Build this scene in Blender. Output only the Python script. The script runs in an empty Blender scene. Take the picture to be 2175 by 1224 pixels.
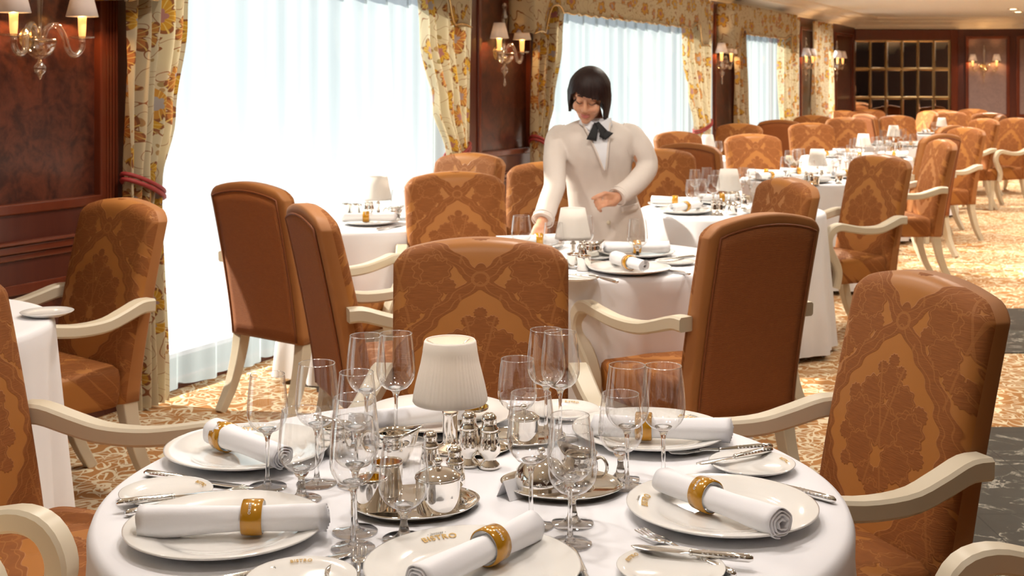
import bpy, bmesh, math, random
from math import sin, cos, pi, sqrt, atan2, radians
from mathutils import Vector, Matrix, noise

random.seed(7)
scene = bpy.context.scene
col = scene.collection

# ------------------------------------------------------------------ camera
F, HY, H, CX = 2700.0, 170.0, 1.46, 1087.5      # focal length in px, horizon row, eye height, centre column
cam_d = bpy.data.cameras.new('camera')
cam = bpy.data.objects.new('camera', cam_d); col.objects.link(cam)
cam.location = (0, 0, H); cam.rotation_euler = (radians(90), 0, 0)
cam_d.sensor_width = 36.0; cam_d.lens = 36.0 * F / 2175.0
cam_d.shift_y = -(612.0 - HY) / 2175.0
cam_d.clip_start = 0.05; cam_d.clip_end = 200
cam_d.dof.use_dof = True; cam_d.dof.focus_distance = 2.4; cam_d.dof.aperture_fstop = 11
scene.camera = cam
# ------------------------------------------------------------------ light
scene.view_settings.view_transform = 'Standard'
scene.view_settings.look = 'None'
scene.view_settings.gamma = 1.0
scene.view_settings.exposure = 0.25
scene.view_settings.use_curve_mapping = False
world = bpy.data.worlds.new('world'); scene.world = world; world.use_nodes = True
bg = world.node_tree.nodes['Background']
bg.inputs[0].default_value = (0.80, 0.93, 1.0, 1); bg.inputs[1].default_value = 0.75
_n = world.node_tree.nodes; _l = world.node_tree.links     # pale sky above the horizon, sunlit sea glare below it
_tc = _n.new('ShaderNodeTexCoord'); _sp = _n.new('ShaderNodeSeparateXYZ'); _mr = _n.new('ShaderNodeMapRange'); _mr.interpolation_type = 'SMOOTHSTEP'
_mr.inputs[1].default_value = 0.03; _mr.inputs[2].default_value = -0.22; _mx = _n.new('ShaderNodeMix'); _mx.data_type = 'RGBA'
_mx.inputs[6].default_value = (0.70, 0.80, 0.86, 1); _mx.inputs[7].default_value = (1.8, 1.8, 1.76, 1)
_l.new(_tc.outputs['Generated'], _sp.inputs[0]); _l.new(_sp.outputs[2], _mr.inputs[0]); _l.new(_mr.outputs[0], _mx.inputs[0]); _l.new(_mx.outputs[2], bg.inputs[0])
bg.inputs[1].default_value = 1.0
WA = math.atan(0.4917)                            # window wall: direction of its run
WD = Vector((sin(WA), cos(WA), 0)); WN = Vector((cos(WA), -sin(WA), 0)); WO = Vector((-4.53, 0, 0))
def W(s, out, z): return WO + WD * s + WN * out + Vector((0, 0, z))
def wall_s(px, out=0.0):
    r = (px - CX) / F
    return (4.53 - out * (cos(WA) + sin(WA) * r)) / (sin(WA) - cos(WA) * r)
sun_d = bpy.data.lights.new('sun', 'SUN'); sun_d.energy = 15.5; sun_d.angle = radians(1.0); sun_d.color = (1, 0.90, 0.76)
sun = bpy.data.objects.new('sun', sun_d); col.objects.link(sun)
sdir = (WN + WD * 0.12).normalized(); sdir = Vector((sdir.x * cos(radians(29)), sdir.y * cos(radians(29)), -sin(radians(29))))
sun.rotation_euler = sdir.to_track_quat('-Z', 'Y').to_euler()
WINDOWS = [(0.3, 3.3), (6.34, 9.62), (10.58, 15.02), (16.02, 18.86), (19.95, 20.9)]
for i, (s0, s1) in enumerate(WINDOWS):            # sky portals in the window openings
    ld = bpy.data.lights.new('daylight', 'AREA'); ld.shape = 'RECTANGLE'; ld.size = s1 - s0; ld.size_y = 1.65
    ld.cycles.is_portal = True
    lo = bpy.data.objects.new('daylight', ld); col.objects.link(lo)
    lo.location = W((s0 + s1) / 2, -0.24, 1.27)
    lo.rotation_euler = WN.to_track_quat('-Z', 'Y').to_euler()
DOWN = [(-0.1, 2.25), (0.40, 2.65), (-0.50, 2.5), (1.75, 2.9), (-1.5, 2.9), (0.2, 1.2), (0.2, 4.4), (1.5, 4.9), (-0.9, 4.6), (1.1, 7.0), (2.9, 6.6),
        (2.4, 9.4), (4.4, 9.0), (3.5, 11.8), (5.6, 11.4), (4.9, 14.5), (7.0, 14.2), (6.94, 17.6), (7.30, 18.34), (5.0, 17.0)]
for x, y in DOWN:                                 # recessed ceiling downlights
    ld = bpy.data.lights.new('downlight', 'AREA'); ld.shape = 'DISK'; ld.size = 0.11
    ld.energy = 5.0 if y < 3.5 else (15 if y < 8 else 40); ld.color = (1.0, 0.91, 0.84) if y < 3.5 else (1.0, 0.91, 0.80); ld.spread = radians(150)
    lo = bpy.data.objects.new('downlight', ld); col.objects.link(lo); lo.location = (x, y, 2.438)
cy = scene.cycles
cy.max_bounces = 12; cy.transparent_max_bounces = 40; cy.diffuse_bounces = 5; cy.glossy_bounces = 6; cy.transmission_bounces = 10
cy.caustics_reflective = False; cy.caustics_refractive = False
cy.sample_clamp_indirect = 6.0; cy.use_denoising = True
try: cy.denoiser = 'OPENIMAGEDENOISE'
except Exception: pass

# ------------------------------------------------------------------ placing helpers
def at(px, py, z):
    "point at height z seen at pixel (px, py)"
    Y = F * (H - z) / (py - HY)
    return Vector(((px - CX) / F * Y, Y, z))
def aty(px, py, Y): return Vector(((px - CX) / F * Y, Y, H - (py - HY) / F * Y))

# ------------------------------------------------------------------ node helper
class S:
    nt = None
    def __init__(s, k): s.k = k
    def __add__(s, o): return M('ADD', s, o)
    __radd__ = __add__
    def __sub__(s, o): return M('SUBTRACT', s, o)
    def __rsub__(s, o): return M('SUBTRACT', o, s)
    def __mul__(s, o): return M('MULTIPLY', s, o)
    __rmul__ = __mul__
    def __truediv__(s, o): return M('DIVIDE', s, o)
    def __abs__(s): return M('ABSOLUTE', s)
def _in(n, i, v):
    if v is None: return
    if isinstance(v, S): S.nt.links.new(v.k, n.inputs[i])
    else: n.inputs[i].default_value = v
def M(op, a, b=None, c=None):
    n = S.nt.nodes.new('ShaderNodeMath'); n.operation = op
    _in(n, 0, a); _in(n, 1, b); _in(n, 2, c)
    return S(n.outputs[0])
def msin(a): return M('SINE', a)
def mcos(a): return M('COSINE', a)
def mmin(*a):
    r = a[0]
    for x in a[1:]: r = M('MINIMUM', r, x)
    return r
def mmax(a, b): return M('MAXIMUM', a, b)
def hyp(a, b): return M('SQRT', a * a + b * b)
def lt(a, b): return M('LESS_THAN', a, b)
def step(x, e0, e1):
    n = S.nt.nodes.new('ShaderNodeMapRange'); n.interpolation_type = 'SMOOTHSTEP'
    _in(n, 0, x); n.inputs[1].default_value = e0; n.inputs[2].default_value = e1
    n.inputs[3].default_value = 0; n.inputs[4].default_value = 1
    return S(n.outputs[0])
def ramp01(x, e0, e1, t0, t1):
    n = S.nt.nodes.new('ShaderNodeMapRange'); _in(n, 0, x)
    for i, v in zip((1, 2, 3, 4), (e0, e1, t0, t1)): n.inputs[i].default_value = v
    return S(n.outputs[0])
def mixc(f, a, b):
    n = S.nt.nodes.new('ShaderNodeMix'); n.data_type = 'RGBA'
    _in(n, 0, f)
    for i, v in ((6, a), (7, b)):
        if isinstance(v, S): S.nt.links.new(v.k, n.inputs[i])
        else: n.inputs[i].default_value = (*v, 1)
    return S(n.outputs[2])
def mixf(f, a, b): return a + (b - a) * f if isinstance(a, S) or isinstance(b, S) else M('MULTIPLY_ADD', f, b - a, a)
def coords(kind='Object'):
    n = S.nt.nodes.new('ShaderNodeTexCoord')
    return S(n.outputs[kind])
def xyz(v):
    n = S.nt.nodes.new('ShaderNodeSeparateXYZ'); S.nt.links.new(v.k, n.inputs[0])
    return S(n.outputs[0]), S(n.outputs[1]), S(n.outputs[2])
def vec(x, y, z):
    n = S.nt.nodes.new('ShaderNodeCombineXYZ'); _in(n, 0, x); _in(n, 1, y); _in(n, 2, z)
    return S(n.outputs[0])
def vop(op, a, b):
    n = S.nt.nodes.new('ShaderNodeVectorMath'); n.operation = op
    for i, v in ((0, a), (1, b)):
        if isinstance(v, S): S.nt.links.new(v.k, n.inputs[i])
        else: n.inputs[i].default_value = v
    return S(n.outputs[0])
def nz(v, scale, detail=3, rough=0.5, dist=0.0):
    n = S.nt.nodes.new('ShaderNodeTexNoise'); S.nt.links.new(v.k, n.inputs['Vector'])
    n.inputs['Scale'].default_value = scale; n.inputs['Detail'].default_value = detail
    n.inputs['Roughness'].default_value = rough; n.inputs['Distortion'].default_value = dist
    return S(n.outputs[0]), S(n.outputs[1])
def voro(v, scale, rnd=1.0, feature='F1'):
    n = S.nt.nodes.new('ShaderNodeTexVoronoi'); n.feature = feature; S.nt.links.new(v.k, n.inputs['Vector'])
    n.inputs['Scale'].default_value = scale; n.inputs['Randomness'].default_value = rnd
    return n
def mat(name, color=(0.5, 0.5, 0.5), rough=0.5, metal=0.0, **kw):
    m = bpy.data.materials.new(name); m.use_nodes = True
    S.nt = m.node_tree; b = m.node_tree.nodes['Principled BSDF']
    b.inputs['Base Color'].default_value = (*color, 1); b.inputs['Roughness'].default_value = rough
    b.inputs['Metallic'].default_value = metal
    for k, v in kw.items(): b.inputs[k.replace('_', ' ')].default_value = v
    m['bs'] = 1
    return m
def setin(m, name, s):
    b = m.node_tree.nodes['Principled BSDF']; m.node_tree.links.new(s.k, b.inputs[name])
def bump(m, h, strength=0.3, dist=0.002):
    n = m.node_tree.nodes.new('ShaderNodeBump'); n.inputs['Strength'].default_value = strength; n.inputs['Distance'].default_value = dist
    m.node_tree.links.new(h.k, n.inputs['Height'])
    m.node_tree.links.new(n.outputs[0], m.node_tree.nodes['Principled BSDF'].inputs['Normal'])
def grain(m, base, amount=0.12, scale=300):
    "fine woven grain in colour and bump"
    v = coords('Object'); f, _ = nz(v, scale, 2)
    setin(m, 'Base Color', mixc(f, tuple(c * (1 - amount) for c in base), tuple(min(1, c * (1 + amount)) for c in base)))
    bump(m, f, 0.15, 0.001)
MT = {}
# ---- damask upholstery
def damask():
    m = mat('damask_fabric', rough=0.5); m.node_tree.nodes['Principled BSDF'].inputs['Specular IOR Level'].default_value = 0.25
    v = coords('Object'); x0, y0, z0 = xyz(v)
    _, wob = nz(v, 16, 2); wx, wy, wz = xyz(wob)
    x = abs(x0 + (wx - 0.5) * 0.006); z = z0 - y0 + (wy - 0.5) * 0.008
    Wd, P = 0.44, 0.62
    a = x / Wd; t = (z - 1.255) / P
    c = abs(msin(t * pi)) * 0.5
    dirv = lt(a, c)
    p = mixf(dirv, (0.5 - a) * Wd, x); p = abs(p) * 0.9
    fr = M('FRACT', t + 100.0); fr2 = M('FRACT', t + 100.5)
    q = (mixf(dirv, fr2, fr) - 0.5) * (P * 0.9)
    fld = None; lob = None
    for cx_, cy_, R in ((0, .125, .040), (.045, .090, .042), (.078, .030, .050), (.060, -.050, .046), (.01, .02, .05), (.0, -.125, .022), (.025, -.098, .028), (.105, .075, .022), (0, .178, .016), (.030, .155, .016), (.115, -.02, .022), (.10, -.085, .018)):
        dx = p - cx_; dy = q - cy_
        d = hyp(dx, dy) - R - msin(M('ARCTAN2', dy, dx) * 11.0) * (R * 0.07)
        fld = d if fld is None else mmin(fld, d)
        ol = lt(abs(d + R * 0.10), 0.0016); lob = ol if lob is None else mmax(lob, ol)
    band = abs(a - c) * (Wd * 0.80) - 0.025 - msin(t * (2 * pi * 11)) * 0.005
    r = hyp(x, (M('FRACT', t + 100.5) - 0.5) * P)
    th = M('ARCTAN2', (M('FRACT', t + 100.5) - 0.5) * P, x)
    ros = r - 0.045 - msin(th * 5.0) * 0.008
    line = lob * lt(fld, -0.004)
    stem_ = lt(abs(p - abs(q) * 0.22), 0.003)
    line2 = lt(abs(r - 0.022), 0.004)
    line3 = lt(abs(band + 0.012), 0.0016)
    allf = mmin(fld, band, ros)
    mask = step(allf, 0.0016, -0.0016)
    ln = mmin(mmax(mmax(line, line2), mmax(line3, stem_ * 0.8)), 1.0)
    mk = mask * (1.0 - ln * 0.5)
    rib, _ = nz(vec(x0 * 30.0, y0 * 30.0, z0 * 420.0), 1.0, 2)
    big, _ = nz(v, 5, 2)
    ground = mixc(big, (0.335, 0.130, 0.030), (0.39, 0.158, 0.040))
    dark = mixc(rib, (0.175, 0.054, 0.012), (0.29, 0.102, 0.024))
    setin(m, 'Base Color', mixc(mk, ground, dark))
    setin(m, 'Roughness', ramp01(mk, 0, 1, 0.42, 0.75))
    bump(m, mk * 0.8 + rib * mk * 0.7, 0.35, 0.003)
    return m
MT['damask'] = damask()
def plain_fabric():
    m = mat('plain_velvet', rough=0.6); m.node_tree.nodes['Principled BSDF'].inputs['Sheen Weight'].default_value = 0.08
    v = coords(); big, _ = nz(v, 9, 3); fine, _ = nz(v, 260, 2)
    setin(m, 'Base Color', mixc(big, (0.30, 0.112, 0.026), (0.37, 0.147, 0.036)))
    bump(m, fine, 0.12, 0.001)
    return m
MT['plain'] = plain_fabric()
def rib_fabric():
    m = mat('ribbed_fabric', rough=0.75)
    v = coords(); x, y, z = xyz(v); w, _ = nz(v, 60, 2)
    s = msin((z + (w - 0.5) * 0.004) * 1250.0) * 0.5 + 0.5
    setin(m, 'Base Color', mixc(s * (w * 0.5 + 0.6), (0.19, 0.052, 0.012), (0.46, 0.155, 0.036)))
    bump(m, s, 0.5, 0.002)
    return m
MT['rib'] = rib_fabric()
MT['cream_wood'] = mat('cream_lacquer', (0.60, 0.53, 0.40), 0.38)
MT['piping'] = mat('piping_cord', (0.20, 0.055, 0.012), 0.6)
# ---- linen
def linen(name, base, rough=0.85, trans=0.0):
    m = mat(name, base, rough); v = coords()
    f, _ = nz(v, 420, 2); g, _ = nz(v, 14, 3)
    setin(m, 'Base Color', mixc(g, tuple(c * 0.96 for c in base), base))
    bump(m, f, 0.08, 0.001)
    return m
MT['cloth'] = linen('white_table_linen', (0.80, 0.80, 0.83))
MT['napkin'] = linen('white_napkin_cotton', (0.84, 0.84, 0.87))
MT['porcelain'] = mat('white_porcelain', (0.80, 0.79, 0.76), 0.09, Coat_Weight=0.4, Coat_Roughness=0.03)
MT['gold_glaze'] = mat('gold_glaze', (0.50, 0.235, 0.012), 0.18, 0.15, Coat_Weight=0.5)
MT['gold_print'] = mat('gold_print', (0.55, 0.33, 0.06), 0.4)
MT['grey_print'] = mat('grey_print', (0.38, 0.36, 0.32), 0.5)
MT['silver'] = mat('polished_silver', (0.93, 0.90, 0.85), 0.05, 1.0)
MT['steel'] = mat('cutlery_silver', (0.86, 0.85, 0.83), 0.10, 1.0)
MT['gilt'] = mat('gilt_lining', (0.85, 0.62, 0.22), 0.12, 1.0)
MT['paper'] = mat('white_card', (0.82, 0.82, 0.84), 0.6)
def thin_glass(name, tint=(0.99, 0.99, 0.99), ior=1.45, rough=0.0):
    m = bpy.data.materials.new(name); m.use_nodes = True; nt = m.node_tree
    nt.nodes.remove(nt.nodes['Principled BSDF'])
    t = nt.nodes.new('ShaderNodeBsdfTransparent'); t.inputs[0].default_value = (*tint, 1)
    g = nt.nodes.new('ShaderNodeBsdfGlossy'); g.inputs['Roughness'].default_value = rough; g.inputs[0].default_value = (1, 1, 1, 1)
    lw = nt.nodes.new('ShaderNodeLayerWeight'); lw.inputs[0].default_value = 0.5; S.nt = nt
    f0 = ((ior - 1) / (ior + 1)) ** 2; fac = M('POWER', S(lw.outputs['Facing']), 2.4) * ((1 - f0) * 0.9) + f0 * 2.2
    mx = nt.nodes.new('ShaderNodeMixShader')
    edge = M('POWER', S(lw.outputs['Facing']), 4.0); nt.links.new(mixc(edge, tint, tuple(k * 0.45 for k in tint)).k, t.inputs[0]); nt.links.new(fac.k, mx.inputs[0]); nt.links.new(t.outputs[0], mx.inputs[1]); nt.links.new(g.outputs[0], mx.inputs[2])
    nt.links.new(mx.outputs[0], nt.nodes['Material Output'].inputs[0])
    return m
MT['thin'] = thin_glass('thin_glass', ior=1.5)
MT['rimglass'] = thin_glass('glass_rim', (0.96, 0.96, 0.97), ior=1.9)
MT['pane'] = thin_glass('window_glass', (0.97, 0.99, 1.0), ior=1.3)
MT['solid_glass'] = mat('clear_glass', (1, 1, 1), 0.0, Transmission_Weight=1.0, IOR=1.45)
MT['amber_glass'] = thin_glass('amber_glass', (0.96, 0.93, 0.84), ior=1.9)
# ---- lamp shades
def shade_mat(name, c, emit, em_c):
    m = bpy.data.materials.new(name); m.use_nodes = True; nt = m.node_tree
    nt.nodes.remove(nt.nodes['Principled BSDF'])
    d = nt.nodes.new('ShaderNodeBsdfDiffuse'); d.inputs[0].default_value = (*c, 1)
    t = nt.nodes.new('ShaderNodeBsdfTranslucent'); t.inputs[0].default_value = (*c, 1)
    mx = nt.nodes.new('ShaderNodeMixShader'); mx.inputs[0].default_value = 0.3
    nt.links.new(d.outputs[0], mx.inputs[1]); nt.links.new(t.outputs[0], mx.inputs[2])
    nt.links.new(mx.outputs[0], nt.nodes['Material Output'].inputs[0])
    return m
MT['shade'] = shade_mat('pleated_shade_fabric', (0.84, 0.80, 0.75), 0, None)
MT['card_shade'] = shade_mat('white_shade_card', (0.72, 0.70, 0.72), 0, None)
m = mat('candle_glow', (0.9, 0.6, 0.25), 0.5); b_ = m.node_tree.nodes['Principled BSDF']
b_.inputs['Emission Color'].default_value = (1.0, 0.48, 0.13, 1); b_.inputs['Emission Strength'].default_value = 1.1
MT['candle'] = m
m = mat('downlight_lens', (1, .9, .7), 0.4); b_ = m.node_tree.nodes['Principled BSDF']
b_.inputs['Emission Color'].default_value = (1.0, 0.75, 0.45, 1); b_.inputs['Emission Strength'].default_value = 9
MT['lens'] = m
# ---- wood
def wood(name, a, b, rough, scale=(3, 3, 26), burl=False):
    m = mat(name, a, rough, Coat_Weight=0.25, Coat_Roughness=0.15)
    v = coords(); x, y, z = xyz(v)
    if burl:
        f, _ = nz(v, 9, 5, 0.65, 1.2); g, _ = nz(v, 42, 3, 0.6)
        k = step(f * 0.7 + g * 0.3, 0.36, 0.66)
    else:
        f, _ = nz(vec(x * 14.0, y * 14.0, z * 1.1), 1.6, 4, 0.55, 0.4); k = f
    setin(m, 'Base Color', mixc(k, a, b))
    return m
MT['mahogany'] = wood('mahogany', (0.060, 0.012, 0.007), (0.105, 0.024, 0.013), 0.30)
MT['mahogany_trim'] = wood('mahogany_moulding', (0.105, 0.020, 0.008), (0.155, 0.034, 0.014), 0.24)
MT['burl'] = wood('burl_veneer', (0.040, 0.012, 0.009), (0.125, 0.034, 0.018), 0.28, burl=True)
MT['taupe_panel'] = wood('leather_panel', (0.22, 0.14, 0.122), (0.28, 0.18, 0.155), 0.45, burl=True)
MT['plaster'] = mat('cream_plaster', (0.80, 0.74, 0.63), 0.7)
MT['ceiling'] = mat('ceiling_paint', (0.86, 0.87, 0.82), 0.6)
MT['brass'] = mat('aged_brass', (0.62, 0.43, 0.20), 0.25, 1.0)
MT['mirror'] = mat('smoked_mirror', (0.78, 0.77, 0.75), 0.02, 1.0)
# ---- carpet
def carpet():
    m = mat('scroll_carpet', rough=0.95); m.node_tree.nodes['Principled BSDF'].inputs['Specular IOR Level'].default_value = 0.1
    v0 = coords(); _, wob = nz(v0, 5, 2)
    v = vop('ADD', v0, vop('MULTIPLY', vop('SUBTRACT', wob, (0.5, 0.5, 0.5)), (0.07, 0.07, 0)))
    acc = None
    for sc, off, R0, lobes in ((3.7, (0, 0, 0), 0.125, 3.0), (4.6, (3.31, 1.73, 0), 0.088, 2.5)):
        vv = vop('MULTIPLY', vop('ADD', v, off), (1, 1, 0))
        n = voro(vv, sc, 0.75); pos = S(n.outputs['Position'])
        dx, dy, _ = xyz(vop('SUBTRACT', vv, pos))
        cr, cg, cb = xyz(S(n.outputs['Color']))
        th = M('ARCTAN2', dy, dx) + cr * 6.28; r = hyp(dx, dy)
        lb = abs(mcos(th * lobes)); R = M('POWER', lb + 0.001, 0.7) * R0 + 0.012
        o = lt(abs(r - R), 0.011)
        mid = lt(abs(msin(th * lobes)), 0.18) * lt(r, R0 * 0.9) * lt(0.02, r)
        e = mmax(o, mid) if acc is None else o
        acc = e if acc is None else mmax(acc, e)
    cn, _ = nz(v, 2.6, 1); vine = lt(abs(msin(cn * 30.0)), 0.13)
    acc = mmax(acc, vine)
    f, _ = nz(v0, 240, 2); g, _ = nz(v0, 1.2, 2)
    ground = mixc(f, (0.37, 0.170, 0.058), (0.47, 0.235, 0.088))
    cream = mixc(f, (0.66, 0.55, 0.37), (0.78, 0.68, 0.49))
    setin(m, 'Base Color', mixc(acc, ground, cream))
    bump(m, f, 0.5, 0.004)
    return m
MT['carpet'] = carpet()
def marble():
    m = mat('dark_marble', rough=0.4, Specular_IOR_Level=0.12)
    v = coords(); x, y, z = xyz(v)
    f, _ = nz(v, 3.2, 6, 0.6, 1.4); g, _ = nz(v, 9, 4, 0.6)
    vein = step(abs(f - 0.5), 0.02, 0.0) * step(g, 0.42, 0.62)
    base = mixc(g, (0.020, 0.020, 0.017), (0.048, 0.047, 0.040))
    c1 = mixc(vein, base, (0.42, 0.40, 0.34))
    gx = M('FRACT', x / 0.33 + 50.3); gy = M('FRACT', y / 0.33 + 50.1)
    grout = mmax(lt(gx, 0.014), lt(gy, 0.014))
    setin(m, 'Base Color', mixc(grout, c1, (0.012, 0.012, 0.011)))
    return m
MT['marble'] = marble()
# ---- curtain print (uses the cloth's own UV, in metres)
def print_fabric(name, trans, gold_only=False):
    m = bpy.data.materials.new(name); m.use_nodes = True; nt = m.node_tree; S.nt = nt
    b = nt.nodes['Principled BSDF']
    v0 = coords('UV'); _, wob = nz(v0, 7, 2)
    v = vop('ADD', v0, vop('MULTIPLY', vop('SUBTRACT', wob, (0.5, 0.5, 0.5)), (0.06, 0.06, 0)))
    base = (0.66, 0.57, 0.38) if not gold_only else (0.60, 0.50, 0.31)
    colr = None
    bg_n, _ = nz(v0, 3, 2)
    cur = mixc(bg_n, base, tuple(c * 0.9 for c in base))
    cn, _ = nz(v, 5.5, 1); vine = lt(abs(msin(cn * 26.0)), 0.10)
    cur = mixc(vine, cur, (0.30, 0.12, 0.05))
    # small leaves
    n = voro(v, 21, 0.9); d = S(n.outputs['Distance']); cr, cg, cb = xyz(S(n.outputs['Color']))
    leaf = lt(d, cr * 0.30 + 0.06)
    cur = mixc(leaf * lt(cb, 0.5) * 0.85, cur, mixc(cg, (0.28, 0.21, 0.07), (0.46, 0.22, 0.07)))
    # large flowers with petals
    n = voro(v, 5.0, 0.8); pos = S(n.outputs['Position']); dx, dy, _ = xyz(vop('SUBTRACT', v, pos))
    cr, cg, cb = xyz(S(n.outputs['Color']))
    th = M('ARCTAN2', dy, dx) + cr * 6.28; r = hyp(dx, dy)
    R = abs(mcos(th * 2.5)) * 0.032 + 0.034 + cg * 0.024
    k = r / R
    fl = lt(k, 1.0)
    pet = mixc(step(cr, 0.35, 0.65), (0.58, 0.32, 0.035), (0.50, 0.20, 0.06))
    pet = mixc(step(k, 0.78, 0.86), pet, (0.26, 0.10, 0.04))
    pet = mixc(lt(abs(msin(th * 7.5)), 0.25) * lt(0.35, k), pet, (0.70, 0.52, 0.16))
    pet = mixc(lt(k, 0.36), pet, mixc(cb, (0.42, 0.16, 0.14), (0.36, 0.42, 0.42)))
    cur = mixc(fl * lt(cb, 0.78), cur, pet)
    nt.links.new(cur.k, b.inputs['Base Color']); b.inputs['Roughness'].default_value = 0.85
    t = nt.nodes.new('ShaderNodeBsdfTranslucent'); nt.links.new(cur.k, t.inputs[0])
    mx = nt.nodes.new('ShaderNodeMixShader'); mx.inputs[0].default_value = trans
    nt.links.new(b.outputs[0], mx.inputs[1]); nt.links.new(t.outputs[0], mx.inputs[2])
    nt.links.new(mx.outputs[0], nt.nodes['Material Output'].inputs[0])
    return m
MT['print'] = print_fabric('floral_print', 0.30)
MT['valance'] = print_fabric('floral_print_lined', 0.12, True)
def sheer():
    m = bpy.data.materials.new('sheer_voile'); m.use_nodes = True; nt = m.node_tree
    nt.nodes.remove(nt.nodes['Principled BSDF'])
    c = (0.34, 0.40, 0.42, 1)
    a = nt.nodes.new('ShaderNodeBsdfTransparent'); a.inputs[0].default_value = (1, 1, 1, 1)
    t = nt.nodes.new('ShaderNodeBsdfTranslucent'); t.inputs[0].default_value = c
    d = nt.nodes.new('ShaderNodeBsdfDiffuse'); d.inputs[0].default_value = c
    m1 = nt.nodes.new('ShaderNodeMixShader'); m1.inputs[0].default_value = 0.35
    m2 = nt.nodes.new('ShaderNodeMixShader'); m2.inputs[0].default_value = 0.52
    nt.links.new(t.outputs[0], m1.inputs[1]); nt.links.new(d.outputs[0], m1.inputs[2])
    nt.links.new(a.outputs[0], m2.inputs[1]); nt.links.new(m1.outputs[0], m2.inputs[2])
    nt.links.new(m2.outputs[0], nt.nodes['Material Output'].inputs[0])
    return m
MT['sheer'] = sheer()
MT['red_cord'] = mat('red_cord', (0.30, 0.03, 0.03), 0.6)
MT['black'] = mat('black_satin', (0.006, 0.006, 0.007), 0.75)
# ---- person
MT['skin'] = mat('skin', (0.60, 0.305, 0.185), 0.45, Subsurface_Weight=0.15)
MT['skin'].node_tree.nodes['Principled BSDF'].inputs['Subsurface Radius'].default_value = (0.01, 0.004, 0.002)
MT['lips'] = mat('lips', (0.42, 0.11, 0.09), 0.4)
MT['brow'] = mat('brow_hair', (0.05, 0.022, 0.015), 0.7)
def hairm():
    m = mat('dark_hair', (0.012, 0.007, 0.006), 0.5, Specular_IOR_Level=0.25)
    v = coords(); x, y, z = xyz(v)
    f, _ = nz(vec(x * 160.0, y * 160.0, z * 9.0), 1.0, 3)
    setin(m, 'Base Color', mixc(f, (0.006, 0.003, 0.003), (0.030, 0.011, 0.008))); bump(m, f, 0.4, 0.003)
    return m
MT['hair'] = hairm()
def jacketm():
    m = mat('ivory_wool', (0.70, 0.62, 0.53), 0.9, Specular_IOR_Level=0.2); v = coords()
    f, _ = nz(v, 350, 2); g, _ = nz(v, 7, 3)
    setin(m, 'Base Color', mixc(g, (0.67, 0.60, 0.55), (0.69, 0.62, 0.57))); bump(m, f, 0.12, 0.001)
    return m
MT['jacket'] = jacketm()
MT['shirt'] = linen('white_shirt_cotton', (0.78, 0.79, 0.84))
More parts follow.
